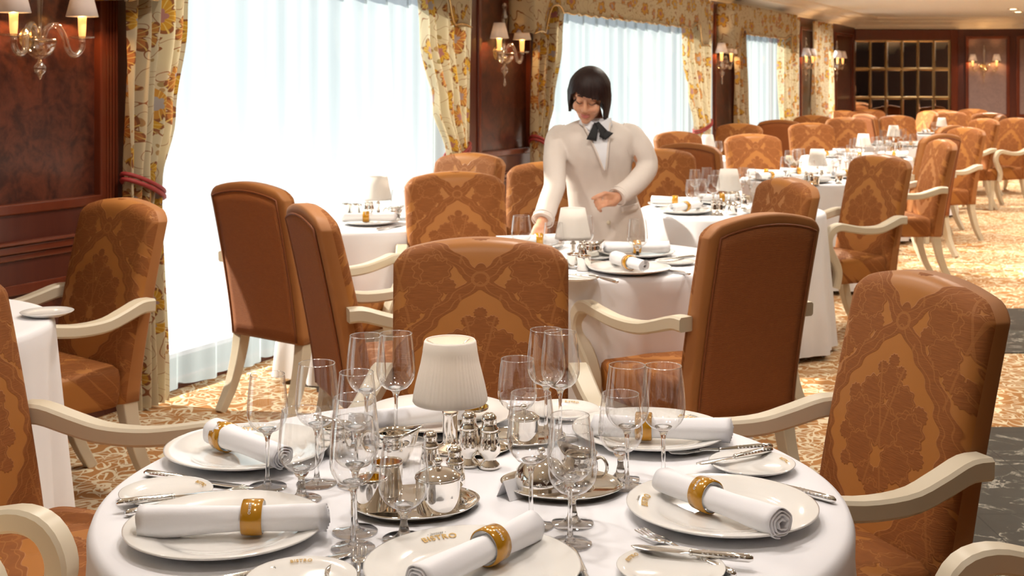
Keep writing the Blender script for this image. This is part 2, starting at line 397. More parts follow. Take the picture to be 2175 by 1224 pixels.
# ------------------------------------------------------------------ mesh helper
class MB:
    def __init__(s): s.v = []; s.f = []; s.m = []; s.s = []; s.uv = {}
    def add(s, vs, fs, mi=0, smooth=True, uvs=None):
        o = len(s.v); s.v += [tuple(p) for p in vs]
        for f in fs:
            s.f.append(tuple(i + o for i in f)); s.m.append(mi); s.s.append(smooth)
        if uvs is not None:
            for i, u in enumerate(uvs): s.uv[o + i] = u
        return s
    def grid(s, fn, nu, nv, cu=False, cv=False, mi=0, smooth=True, uvf=None, flip=False):
        U = nu if cu else nu + 1; V = nv if cv else nv + 1
        vs = []; uvs = [] if uvf else None
        for j in range(V):
            for i in range(U):
                vs.append(fn(i / nu, j / nv))
                if uvf: uvs.append(uvf(i / nu, j / nv))
        fs = []
        for j in range(nv):
            for i in range(nu):
                a = j * U + i; b = j * U + (i + 1) % U; c = ((j + 1) % V) * U + (i + 1) % U; d = ((j + 1) % V) * U + i
                fs.append((a, d, c, b) if flip else (a, b, c, d))
        return s.add(vs, fs, mi, smooth, uvs)
    def box(s, c, d, mi=0, R=None, smooth=False):
        x, y, z = d[0] / 2, d[1] / 2, d[2] / 2
        vs = [Vector((sx * x, sy * y, sz * z)) for sz in (-1, 1) for sy in (-1, 1) for sx in (-1, 1)]
        if R is not None: vs = [R @ p for p in vs]
        vs = [p + Vector(c) for p in vs]
        return s.add(vs, [(0, 2, 3, 1), (4, 5, 7, 6), (0, 1, 5, 4), (2, 6, 7, 3), (0, 4, 6, 2), (1, 3, 7, 5)], mi, smooth)
    def hexa(s, p, mi=0):
        "8 points: lower ring of four, upper ring of four"
        return s.add(p, [(3, 2, 1, 0), (4, 5, 6, 7), (0, 1, 5, 4), (1, 2, 6, 5), (2, 3, 7, 6), (3, 0, 4, 7)], mi, False)
    def lathe(s, prof, n=24, c=(0, 0, 0), mi=0, smooth=True, ax=None, sx=1, sy=1, rf=None):
        cx, cy_, cz = c; k = len(prof)
        vs = []
        for r, z in prof:
            for i in range(n):
                a = 2 * pi * i / n; rr = r * (rf(a, z) if rf else 1)
                p = Vector((rr * cos(a) * sx, rr * sin(a) * sy, z))
                if ax is not None: p = ax @ p
                vs.append((p.x + cx, p.y + cy_, p.z + cz))
        fs = [(j * n + i, j * n + (i + 1) % n, (j + 1) * n + (i + 1) % n, (j + 1) * n + i) for j in range(k - 1) for i in range(n)]
        s.add(vs, fs, mi, smooth)
        o = len(s.v) - len(vs)
        if prof[0][0] > 1e-5: s.f.append(tuple(o + i for i in reversed(range(n)))); s.m.append(mi); s.s.append(False)
        if prof[-1][0] > 1e-5 and prof[-1] != prof[0]: s.f.append(tuple(o + (k - 1) * n + i for i in range(n))); s.m.append(mi); s.s.append(False)
        return s
    def lathe_open(s, prof, n=24, c=(0, 0, 0), mi=0, sx=1, sy=1, rf=None):
        return s.grid(lambda u, v: (lambda r, z, a: (c[0] + r * cos(a) * sx * (rf(a, z) if rf else 1), c[1] + r * sin(a) * sy * (rf(a, z) if rf else 1), c[2] + z))(*prof[min(len(prof) - 1, round(v * (len(prof) - 1)))], 2 * pi * u), n, len(prof) - 1, cu=True, mi=mi)
    def tube(s, pts, r, n=8, mi=0, cap=True, smooth=True, prof=None, closed=False):
        pts = [Vector(p) for p in pts]; k = len(pts)
        rr = r if isinstance(r, (list, tuple)) else [r] * k
        T = []
        for i in range(k):
            a = pts[(i - 1) % k] if (i or closed) else pts[0]; b = pts[(i + 1) % k] if (i < k - 1 or closed) else pts[-1]
            T.append((b - a).normalized())
        up = Vector((0, 0, 1)) if abs(T[0].z) < 0.9 else Vector((1, 0, 0))
        N = (up - T[0] * up.dot(T[0])).normalized(); vs = []
        for i in range(k):
            if i: N = (N - T[i] * N.dot(T[i])).normalized()
            B = T[i].cross(N)
            if prof is None:
                for j in range(n):
                    a = 2 * pi * j / n; vs.append(pts[i] + (N * cos(a) + B * sin(a)) * rr[i])
            else:
                pr = prof(i / (k - 1)) if callable(prof) else prof
                for a, b in pr: vs.append(pts[i] + N * a + B * b)
        n = n if prof is None else len(pr)
        K = k if closed else k - 1
        fs = [(j * n + i, j * n + (i + 1) % n, ((j + 1) % k) * n + (i + 1) % n, ((j + 1) % k) * n + i) for j in range(K) for i in range(n)]
        if cap and not closed:
            fs += [tuple(reversed(range(n))), tuple((k - 1) * n + i for i in range(n))]
        return s.add(vs, fs, mi, smooth)
    def ell(s, c, r, R=None, n=16, m=10, mi=0):
        def f(u, v):
            a = 2 * pi * u; b = -pi / 2 + pi * v
            p = Vector((r[0] * cos(b) * cos(a), r[1] * cos(b) * sin(a), r[2] * sin(b)))
            if R is not None: p = R @ p
            return p + Vector(c)
        return s.grid(f, n, m, cu=True, mi=mi)
    def capsule(s, a, b, ra, rb, n=10):
        a = Vector(a); b = Vector(b); d = (b - a); L = d.length; d = d / L
        P = []; Rr = []
        for k in range(5):
            t = -pi / 2 + k * pi / 8; P.append(a + d * ra * sin(t)); Rr.append(max(ra * cos(t), 1e-4))
        for k in range(5):
            t = k * pi / 8; P.append(b + d * rb * sin(t)); Rr.append(max(rb * cos(t), 1e-4))
        return s.tube(P, Rr, n)
    def build(s, name, m, parent=None, mods=None, sharp=None):
        me = bpy.data.meshes.new(name); me.from_pydata(s.v, [], s.f)
        ms = m if isinstance(m, (list, tuple)) else [m]
        for x in ms: me.materials.append(x)
        me.polygons.foreach_set('material_index', s.m); me.polygons.foreach_set('use_smooth', s.s)
        if s.uv:
            L = me.uv_layers.new(name='uv')
            for lp in me.loops: L.data[lp.index].uv = s.uv.get(lp.vertex_index, (0, 0))
        me.validate(); me.update()
        if sharp: me.set_sharp_from_angle(angle=radians(sharp))
        o = bpy.data.objects.new(name, me); col.objects.link(o)
        if parent is not None: o.parent = parent
        return o
def bevel(o, w=0.004, seg=2):
    b = o.modifiers.new('b', 'BEVEL'); b.width = w; b.segments = seg; b.limit_method = 'ANGLE'; b.angle_limit = radians(40); return o
def solid(o, t, off=-1):
    b = o.modifiers.new('s', 'SOLIDIFY'); b.thickness = t; b.offset = off; return o
def subd(o, n=1):
    b = o.modifiers.new('u', 'SUBSURF'); b.levels = n; b.render_levels = n; return o
def tag(o, label, cat, group=None, kind=None):
    if label: o['label'] = label
    if cat: o['category'] = cat
    if group: o['group'] = group
    if kind: o['kind'] = kind
    return o
def struct(o): o['kind'] = 'structure'; return o
def empty(name, loc=(0, 0, 0), rz=0.0):
    o = bpy.data.objects.new(name, None); col.objects.link(o); o.location = loc; o.rotation_euler = (0, 0, rz); o.empty_display_size = 0.05; return o
def copy_tree(o, parent=None):
    c = o.copy(); col.objects.link(c)
    if parent is not None: c.parent = parent
    for k in ('label', 'category', 'group'):
        if parent is None and k in c and k != 'category': del c[k]
    for ch in list(o.children): copy_tree(ch, c)
    return c
PROTO = {}
def spawn(key, loc, rz, label, cat, group=None, scale=1.0):
    "first call builds the thing, later calls copy the thing and each of its parts"
    if key not in PROTO: o = PROTO[key] = MAKERS[key]()
    else: o = copy_tree(PROTO[key])
    o.location = loc; o.rotation_euler = (0, 0, rz)
    if scale != 1.0: o.scale = (scale,) * 3
    return tag(o, label, cat, group)
MAKERS = {}
def maker(fn): MAKERS[fn.__name__] = fn; return fn
def lerp(a, b, t): return a + (b - a) * t
def spline(pts, n):
    "Catmull-Rom through points"
    P = [Vector(p) for p in pts]; P = [P[0] * 2 - P[1]] + P + [P[-1] * 2 - P[-2]]; out = []
    k = len(P) - 3
    for i in range(n + 1):
        t = i / n * k; j = min(int(t), k - 1); t -= j
        a, b, c, d = P[j:j + 4]
        out.append(0.5 * ((2 * b) + (c - a) * t + (2 * a - 5 * b + 4 * c - d) * t * t + (3 * b - 3 * c + d - a) * t ** 3))
    return out
def pw(x, pts):
    "piecewise smooth interpolation of (x, y) pairs"
    if x <= pts[0][0]: return pts[0][1]
    for (x0, y0), (x1, y1) in zip(pts, pts[1:]):
        if x <= x1:
            t = (x - x0) / (x1 - x0); t = t * t * (3 - 2 * t); return y0 + (y1 - y0) * t
    return pts[-1][1]

# ================================================================== the room
b = MB()
ROOM = [W(-6, -0.28, 0), Vector((11.6, -5.2, 0)), Vector((11.6, 22.0, 0)), W(22.9, -0.28, 0) + Vector((0, 1.4, 0)), W(22.9, -0.28, 0)]
b.add(ROOM, [(0, 1, 2, 3, 4)], 0, False)
struct(b.build('floor', MT['carpet']))
b = MB()                                          # marble aisle let into the carpet
for x0, x1, y0, y1 in ((1.42, 9.5, 1.0, 5.33), (2.62, 9.5, 6.78, 8.10)):
    b.box(((x0 + x1) / 2, (y0 + y1) / 2, 0.002), (x1 - x0, y1 - y0, 0.006))
struct(b.build('floor_marble', MT['marble']))
b = MB(); b.add([p + Vector((0, 0, 2.45)) for p in ROOM] + [p + Vector((0, 0, 2.55)) for p in ROOM], [(4, 3, 2, 1, 0), (5, 6, 7, 8, 9)] + [(i, (i + 1) % 5, 5 + (i + 1) % 5, 5 + i) for i in range(5)], 0, False); struct(b.build('ceiling', MT['ceiling']))

# window wall: solid parts between the openings, dado below and lintel above them
ZS, ZT = 0.05, 2.12
b = MB()
def wbox(b, s0, s1, o0, o1, z0, z1, mi=0):
    b.hexa([W(s0, o0, z0), W(s1, o0, z0), W(s1, o1, z0), W(s0, o1, z0), W(s0, o0, z1), W(s1, o0, z1), W(s1, o1, z1), W(s0, o1, z1)], mi)
edges = [-6.0] + [e for w in WINDOWS for e in w] + [22.62]
solids = list(zip(edges[0::2], edges[1::2]))
for s0, s1 in solids: wbox(b, s0, s1, -0.3, 0.0, 0, 2.45)
for s0, s1 in WINDOWS:
    wbox(b, s0, s1, -0.3, 0.0, 0, ZS); wbox(b, s0, s1, -0.3, 0.0, ZT, 2.45)
struct(b.build('wall_left', MT['mahogany']))
# panelling of the solid parts: stiles and rails stand proud, burl fields, mouldings round them
def panelling(s0, s1, name, st=0.13, first=None, last=None, field=MT['burl'], ztop=2.17):
    a0 = s0 + (first if first is not None else st); a1 = s1 - (last if last is not None else st)
    b = MB(); T = 0.035
    wbox(b, s0, a0, 0, T, 0, 2.30); wbox(b, a1, s1, 0, T, 0, 2.30)
    for z0, z1 in ((0, 0.16), (0.63, 0.93), (ztop, 2.30)): wbox(b, a0, a1, 0, T, z0, z1)
    struct(bevel(b.build(name, MT['mahogany']), 0.003))
    b = MB(); wbox(b, a0, a1, 0, 0.008, 0.93, ztop); wbox(b, a0, a1, 0, 0.008, 0.16, 0.63)
    struct(b.build(name.replace('trim', 'trim_field'), field))
    b = MB()
    for z0, z1 in ((0.93, ztop), (0.16, 0.63)):
        for q0, q1, y0, y1 in ((a0 - 0.01, a0 + 0.035, z0, z1), (a1 - 0.035, a1 + 0.01, z0, z1), (a0, a1, z0 - 0.01, z0 + 0.035), (a0, a1, z1 - 0.035, z1 + 0.01)):
            wbox(b, q0, q1, 0.0, 0.048, y0, y1)
    for z0, z1, o in ((0.765, 0.80, 0.062), (0.80, 0.815, 0.075), (0.735, 0.765, 0.048), (0.08, 0.16, 0.05)): wbox(b, s0, s1, 0, o, z0, z1)
    struct(bevel(b.build(name.replace('trim', 'trim_moulding'), MT['mahogany_trim']), 0.008, 3))
panelling(3.35, 6.38, 'trim_1', first=0.13, last=0.20)
b = MB()
for k in range(4): wbox(b, 6.175 + k * 0.018, 6.187 + k * 0.018, 0.03, 0.052, 0.82, 2.28)
struct(b.build('trim_reed_1', MT['mahogany_trim']))
panelling(9.50, 10.67, 'trim_2', first=0.17, last=0.15)
panelling(14.95, 16.06, 'trim_3')
panelling(18.80, 19.92, 'trim_4')
panelling(20.95, 22.60, 'trim_5', st=0.16)
for i, (s0, s1) in enumerate(WINDOWS):            # window frames and panes behind the sheers
    b = MB()
    n = 1
    for k in range(n + 1):
        s = s0 + (s1 - s0) * k / n; wbox(b, s - 0.03, s + 0.03, -0.20, -0.13, ZS, ZT)
    wbox(b, s0, s1, -0.20, -0.13, ZS, ZS + 0.06); wbox(b, s0, s1, -0.20, -0.13, ZT - 0.06, ZT)
    fr = struct(b.build('window_%d' % (i + 1), MT['mahogany']))
    b = MB(); b.add([W(s0, -0.165, ZS), W(s1, -0.165, ZS), W(s1, -0.165, ZT), W(s0, -0.165, ZT)], [(0, 1, 2, 3)], 0, False)
    b.build('pane', MT['pane'], fr)

# far walls: mirror wall parallel to the picture, then a wall that bends towards us, side and rear walls
YM = W(22.6, 0, 0).y; XM0 = W(22.6, 0, 0).x; XM1 = aty(2036, 0, YM).x
b = MB(); b.box(((XM0 + XM1) / 2 - 0.6, YM + 0.1, 1.225), (XM1 - XM0 + 1.4, 0.2, 2.45)); struct(b.build('wall_back', MT['mahogany']))
E0 = Vector((XM1, YM, 0)); ED = Vector((0.985, -0.172, 0)).normalized(); EN = Vector((-0.172, -0.985, 0)).normalized()
def We(s, out, z): return E0 + ED * s + EN * out + Vector((0, 0, z))
def ebox(b, s0, s1, o0, o1, z0, z1):
    b.hexa([We(s0, o1, z0), We(s1, o1, z0), We(s1, o0, z0), We(s0, o0, z0), We(s0, o1, z1), We(s1, o1, z1), We(s1, o0, z1), We(s0, o0, z1)])
b = MB(); ebox(b, 0, 5, -0.2, 0, 0, 2.45); struct(b.build('wall_far', MT['mahogany']))
b = MB(); f2 = MB()
for a0, a1 in ((0.13, 0.74), (0.90, 1.55), (1.72, 2.4)):
    ebox(f2, a0, a1, 0, 0.008, 0.9, 2.13); ebox(f2, a0, a1, 0, 0.008, 0.16, 0.63)
    for z0, z1 in ((0.9, 2.13), (0.16, 0.63)):
        for q in ((a0 - 0.03, a0 + 0.02, z0 - 0.03, z1 + 0.03), (a1 - 0.02, a1 + 0.03, z0 - 0.03, z1 + 0.03), (a0, a1, z0 - 0.03, z0 + 0.02), (a0, a1, z1 - 0.02, z1 + 0.03)): ebox(b, q[0], q[1], 0, 0.04, q[2], q[3])
struct(bevel(b.build('trim_6', MT['mahogany_trim']), 0.008)); struct(f2.build('trim_field_6', MT['taupe_panel']))
b = MB(); b.box((11.6, 9, 1.225), (0.2, 27, 2.45)); struct(b.build('wall_right', MT['taupe_panel']))
b = MB(); b.box((2.5, -4.4, 1.225), (19, 0.2, 2.45)); struct(b.build('wall_front', MT['taupe_panel']))
# cornice: one moulded profile run along the walls
prof = [(0.0, 2.27), (0.03, 2.27), (0.035, 2.30), (0.07, 2.31), (0.08, 2.335), (0.15, 2.355), (0.22, 2.375), (0.235, 2.40), (0.36, 2.41), (0.40, 2.425), (0.41, 2.46)]
pathc = [W(-5, 0, 0), W(21.35, 0, 0), W(22.6, 0, 0), Vector((XM1, YM, 0)), We(5, 0, 0)]
dirs = [WN, WN, (WN + Vector((0, -1, 0))).normalized() * 1.25, (Vector((0, -1, 0)) + EN).normalized(), EN]
b = MB()
def cf(u, v):
    t = u * (len(pathc) - 1); i = min(int(t), len(pathc) - 2); t -= i
    d = dirs[i] * (1 - t) + dirs[i + 1] * t; p = pathc[i] * (1 - t) + pathc[i + 1] * t
    o, z = prof[round(v * (len(prof) - 1))]; q = p + d * o; q.z = z; return q
b.grid(cf, len(pathc) - 1, len(prof) - 1, smooth=False)
struct(b.build('trim_cornice', MT['plaster']))

# mirror: 6 x 4 bevelled panes in a wooden frame
mr = empty('wall_mirror', (0, 0, 0)); tag(mr, 'large wall mirror of square panes in brass bars on the end wall', 'mirror')
mx0 = aty(1814, 0, YM).x; mx1 = aty(2017, 0, YM).x; mzt = aty(0, 86, YM).z; ph = 0.458; pwid = (mx1 - mx0) / 6
b = MB(); yf = YM - 0.035
for x0, x1, z0, z1 in ((mx0 - 0.11, mx0, mzt - 4 * ph - 0.1, mzt + 0.17), (mx1, mx1 + 0.11, mzt - 4 * ph - 0.1, mzt + 0.17), (mx0, mx1, mzt, mzt + 0.17), (mx0, mx1, mzt - 4 * ph - 0.1, mzt - 4 * ph)):
    b.box(((x0 + x1) / 2, yf, (z0 + z1) / 2), (x1 - x0, 0.07, z1 - z0))
bevel(b.build('frame', MT['mahogany_trim'], mr), 0.012, 3)
b = MB()
for i in range(7): b.box((mx0 + i * pwid, YM - 0.02, mzt - 2 * ph), (0.016, 0.04, 4 * ph))
for j in range(5): b.box((3 * pwid + mx0, YM - 0.02, mzt - j * ph), (6 * pwid, 0.04, 0.016))
b.build('brass_grating', MT['brass'], mr)
for i in range(6):
    for j in range(4):
        x0 = mx0 + i * pwid + 0.006; x1 = x0 + pwid - 0.012; z1 = mzt - j * ph - 0.006; z0 = z1 - ph + 0.012; e = 0.022
        tl = 0.003 * math.sin(i * 2.1 + j * 1.3)
        b = MB()
        P = [(x0, YM - 0.004, z0), (x1, YM - 0.004, z0), (x1, YM - 0.004, z1), (x0, YM - 0.004, z1),
             (x0 + e, YM - 0.011 + tl, z0 + e), (x1 - e, YM - 0.011, z0 + e), (x1 - e, YM - 0.011 - tl * .5, z1 - e), (x0 + e, YM - 0.011, z1 - e)]
        b.add(P, [(0, 1, 5, 4), (1, 2, 6, 5), (2, 3, 7, 6), (3, 0, 4, 7), (4, 5, 6, 7)], 0, False)
        b.build('pane', MT['mirror'], mr)
# two ceiling downlights in view
for k, (px, py) in enumerate(((2152, 19), (2162, 25))):
    p = at(px, py, 2.445)
    t = empty('ceiling_downlight', p)
    tag(t, ('small recessed ceiling light over the far tables, nearer of two', 'small recessed ceiling light over the far tables, further of two')[k], 'ceiling light', 'recessed ceiling lights')
    b = MB(); b.lathe([(0.045, -0.004), (0.07, -0.006), (0.075, 0.0), (0.075, 0.004)], 20); b.build('ring', MT['plaster'], t)
    b = MB(); b.lathe([(0.0, -0.007), (0.044, -0.005)], 16); b.build('lens', MT['lens'], t)

# ================================================================== window dressing
def drape_px(o, t, m, f, *a, **k): drape(*[wall_s(q, 0.13) for q in (o, t, m, f)], *a, **k)
def drape(s_out, s_in_top, s_in_tie, s_in_floor, label, zt=2.26, folds=5, tie=0.98, ph=0.0, cord=True):
    t = empty('curtain', W(s_out, 0.13, 0)); inv = Matrix.Translation(-t.location)
    wid = abs(s_in_top - s_out)
    def inner(z):
        return pw(z, [(0, s_in_floor), (tie, s_in_tie), (tie + 0.32, lerp(s_in_tie, s_in_top, 0.42)), (tie + 0.75, lerp(s_in_tie, s_in_top, 0.80)), (2.2, s_in_top)])
    def fn(u, v):
        z = 0.015 + (zt - 0.015) * v; si = inner(z); s = s_out + (si - s_out) * u
        sq = abs(si - s_out) / wid
        a = 0.030 + 0.018 * sq
        o = 0.13 + a * sin(2 * pi * folds * u + ph + 0.5 * sin(z * 2.2)) + 0.012 * sin(2 * pi * 2.3 * u + z * 3) + 0.05 * math.exp(-((z - tie) / 0.09) ** 2) * (0.4 - abs(u - 0.5))
        return inv @ W(s, o, z)
    b = MB(); b.grid(fn, 84, 44, uvf=lambda u, v: (u * wid * 1.9 + ph, v * zt))
    cl = b.build('drape', MT['print'], t)
    if cord:
        b = MB(); m = (s_out + s_in_tie) / 2; hw = abs(s_in_tie - s_out) / 2 + 0.015
        pts = [inv @ W(m + hw * cos(a), 0.13 + 0.062 * sin(a), tie + 0.05 * cos(a) * (1 if s_in_tie < s_out else -1)) for a in [2 * pi * i / 40 for i in range(40)]]
        b.tube(pts, 0.011, 6, closed=True)
        pts2 = [p + Vector((0, 0, 0.024)) for p in pts]; b.tube(pts2, 0.010, 6, closed=True)
        b.build('tieback_cord', MT['red_cord'], t)
    return tag(t, label, 'curtain', 'floral curtains')
drape_px(270, 408, 338, 350, 'floral curtain tied with red cord beside the large burl panel', ph=0.4)
drape_px(990, 882, 953, 950, 'sunlit floral curtain tied back beside the panel with the two-drop wall light', ph=2.0)
drape_px(1136, 1192, 1152, 1154, 'floral curtain hanging behind the waitress, beside the wall panel', ph=1.1)
drape_px(1508, 1447, 1478, 1474, 'floral curtain at the far end of the window behind the waitress', ph=2.9)
drape_px(1562, 1583, 1586, 1586, 'narrow floral curtain at the near side of the third window', ph=0.2, cord=False, folds=3)
drape_px(1691, 1655, 1660, 1661, 'floral curtain at the far side of the third window', ph=1.7, cord=False)
drape_px(1727, 1765, 1768, 1768, 'bright full-length floral curtain between the two furthest wall panels', ph=0.9, cord=False)
def valance(s0, s1, label, zmain=1.955, ztail=1.795, tw=0.34):
    t = empty('pelmet', W((s0 + s1) / 2, 0.2, 2.2)); inv = Matrix.Translation(-t.location)
    L = s1 - s0; OUT = 0.235
    def bot(d):                                    # d: distance along from s0
        e = min(d, L - d)
        z = pw(e, [(0, ztail), (tw * 0.55, ztail + 0.01), (tw, zmain + 0.055), (tw + 0.22, zmain)])
        return z + 0.016 * abs(sin(d * pi / 0.17)) - 0.008
    n = int(L / 0.03)
    def fn(u, v):
        d = L * u; z = lerp(bot(d), 2.275, v)
        return inv @ W(s0 + d, OUT + 0.010 * sin(d * 19) * (1 - v), z)
    b = MB(); b.grid(fn, n, 8, uvf=lambda u, v: (L * u, v * 0.42))
    for s in (s0, s1):
        b.grid(lambda u, v, s=s: inv @ W(s, 0.04 + (OUT - 0.04) * u, lerp(ztail, 2.275, v)), 6, 6, uvf=lambda u, v: (u * 0.2, v * 0.42))
    o = solid(b.build('fabric', MT['valance'], t), 0.012)
    b = MB()
    b.tube([inv @ W(s0 + L * i / n, OUT + 0.012 + 0.010 * sin(L * i / n * 19), bot(L * i / n) + 0.002) for i in range(n + 1)], 0.006, 6)
    b.build('edge_piping', MT['brass'], t); bpy.data.objects[t.children[-1].name].data.materials[0] = MT['print']
    return tag(t, label, 'valance', 'scalloped window valances')
valance(wall_s(268, .235), wall_s(996, .235), 'scalloped floral valance over the large window nearest the camera', zmain=1.97, ztail=1.80)
valance(wall_s(1133, .235), wall_s(1505, .235), 'long scalloped floral valance over the window behind the waitress')
valance(wall_s(1560, .235), wall_s(1693, .235), 'scalloped floral valance over the third window')
for i, (s0, s1) in enumerate(WINDOWS[:4]):
    def fn(u, v, s0=s0, s1=s1):
        s = s0 + 0.02 + (s1 - s0 - 0.15) * u; z = 0.03 + 2.22 * v
        return W(s, 0.062 + 0.030 * sin(s * 24 + 1.7 * sin(s * 3.1)) * (0.75 + 0.25 * (1 - v)) + 0.011 * sin(s * 57 + 2 * sin(s * 5)), z)
    b = MB(); b.grid(fn, int((s1 - s0) * 70), 10)
    o = b.build('sheer_curtain', MT['sheer'])
    tag(o, ('white sheer curtain on the window nearer than the dark burl panel', 'broad white sheer curtain over the large window nearest the camera', 'white sheer curtain over the window behind the waitress', 'white sheer curtain over the narrow third window')[i], 'sheer curtain', 'sheer curtains')
# ================================================================== wall lights
def arm_pts(sx): return [(0.02 * sx, 0.055, 0.02), (0.035 * sx, 0.065, 0.065), (0.07 * sx, 0.08, 0.075), (0.10 * sx, 0.09, 0.03), (0.115 * sx, 0.10, -0.03), (0.15 * sx, 0.105, -0.045), (0.178 * sx, 0.11, -0.015), (0.18 * sx, 0.11, 0.02)]
def make_sconce(two_drops=True, amber=False):
    g = MT['amber_glass']
    t = empty('wall_sconce')
    b = MB(); b.lathe([(0.001, -0.012), (0.045, -0.012), (0.05, -0.006), (0.05, 0.0), (0.0, 0.0)], 20, (0, 0, 0.02), ax=Matrix.Rotation(-pi / 2, 3, 'X')); b.build('back_plate', MT['brass'], t)
    b = MB(); b.tube([(0, 0, 0.02), (0, 0.05, 0.02)], 0.008, 8); b.lathe([(0.0, -0.065), (0.02, -0.062), (0.045, -0.045), (0.062, -0.02), (0.068, 0.01), (0.066, 0.018), (0.05, 0.01), (0.0, 0.0)], 24, (0, 0.06, 0), rf=lambda a, z: 1 + 0.04 * cos(10 * a)); b.build('bowl', g, t)
    b = MB(); b.lathe([(0.006, 0.0), (0.008, 0.10), (0.012, 0.17), (0.022, 0.25), (0.024, 0.275), (0.012, 0.30), (0.014, 0.31), (0.010, 0.32), (0.020, 0.345), (0.014, 0.365), (0.0, 0.372)], 14, (0, 0.06, 0.0)); b.build('stem', g, t)
    b = MB(); b.lathe([(0.008, -0.065), (0.010, -0.075), (0.026, -0.095), (0.024, -0.115), (0.010, -0.13), (0.006, -0.142), (0.0, -0.15)], 14, (0, 0.06, 0)); b.build('finial', g, t)
    if two_drops:
        b = MB(); b.lathe([(0.002, -0.148), (0.003, -0.165), (0.010, -0.185), (0.012, -0.20), (0.006, -0.216), (0.0, -0.22)], 10, (0, 0.06, 0)); b.build('crystal_drop', g, t)
    for sx in (-1, 1):
        b = MB(); b.tube(spline(arm_pts(sx), 22), 0.0135, 8); arm = b.build('arm', g, t)
        b = MB(); b.lathe([(0.0, 0.018), (0.02, 0.018), (0.05, 0.026), (0.052, 0.032), (0.02, 0.027), (0.0, 0.027)], 18, (0.18 * sx, 0.11, 0), rf=lambda a, z: 1 + 0.05 * cos(8 * a)); b.build('drip_cup', g, arm)
        b = MB(); b.lathe([(0.0, 0.026), (0.013, 0.026), (0.016, 0.055), (0.018, 0.115), (0.0, 0.118)], 12, (0.18 * sx, 0.11, 0)); b.build('candle', MT['candle'], arm)
        b = MB(); b.lathe_open([(0.066, 0.115), (0.039, 0.222)], 28, (0.18 * sx, 0.11, 0)); solid(b.build('lamp_shade', MT['card_shade'], arm), 0.002)
        ld = bpy.data.lights.new('bulb', 'POINT'); ld.energy = 4.0; ld.color = (1, 0.55, 0.22); ld.shadow_soft_size = 0.012
        lo = bpy.data.objects.new('bulb', ld); col.objects.link(lo); lo.parent = t; lo.location = (0.18 * sx, 0.11, 0.150)
    return t
@maker
def sconce(): return make_sconce()
@maker
def sconce_single(): return make_sconce(False)
def put_sconce(key, p, nrm, label):
    return spawn(key, p, atan2(nrm.y, nrm.x) - pi / 2, label, 'wall light', 'glass wall lights')
def on_wall(px, py):
    s = wall_s(px, 0.07); p = W(s, 0.07, 0); return W(s, 0.012, H - (py - HY) / F * p.y)
put_sconce('sconce_single', on_wall(84, 92), WN, 'large two-armed glass wall light on the dark burl panel beside the large window')
put_sconce('sconce', on_wall(1071, 118), WN, 'glass wall light on the panel between the waitress and the large window')
put_sconce('sconce', on_wall(1533, 136), WN, 'glass wall light between the second and third windows')
put_sconce('sconce', on_wall(1711, 138), WN, 'glass wall light half hidden by the bright curtain past the third window')
put_sconce('sconce', on_wall(1777, 140), WN, 'glass wall light between the bright curtain and the mirror')
s_ = (aty(2090, 0, YM - 0.1).x - XM1) / ED.x
pS = We(s_, 0.012, 0); pS.z = H - (145 - HY) / F * pS.y
put_sconce('sconce', pS, EN, 'glass wall light on the end wall beyond the mirror')

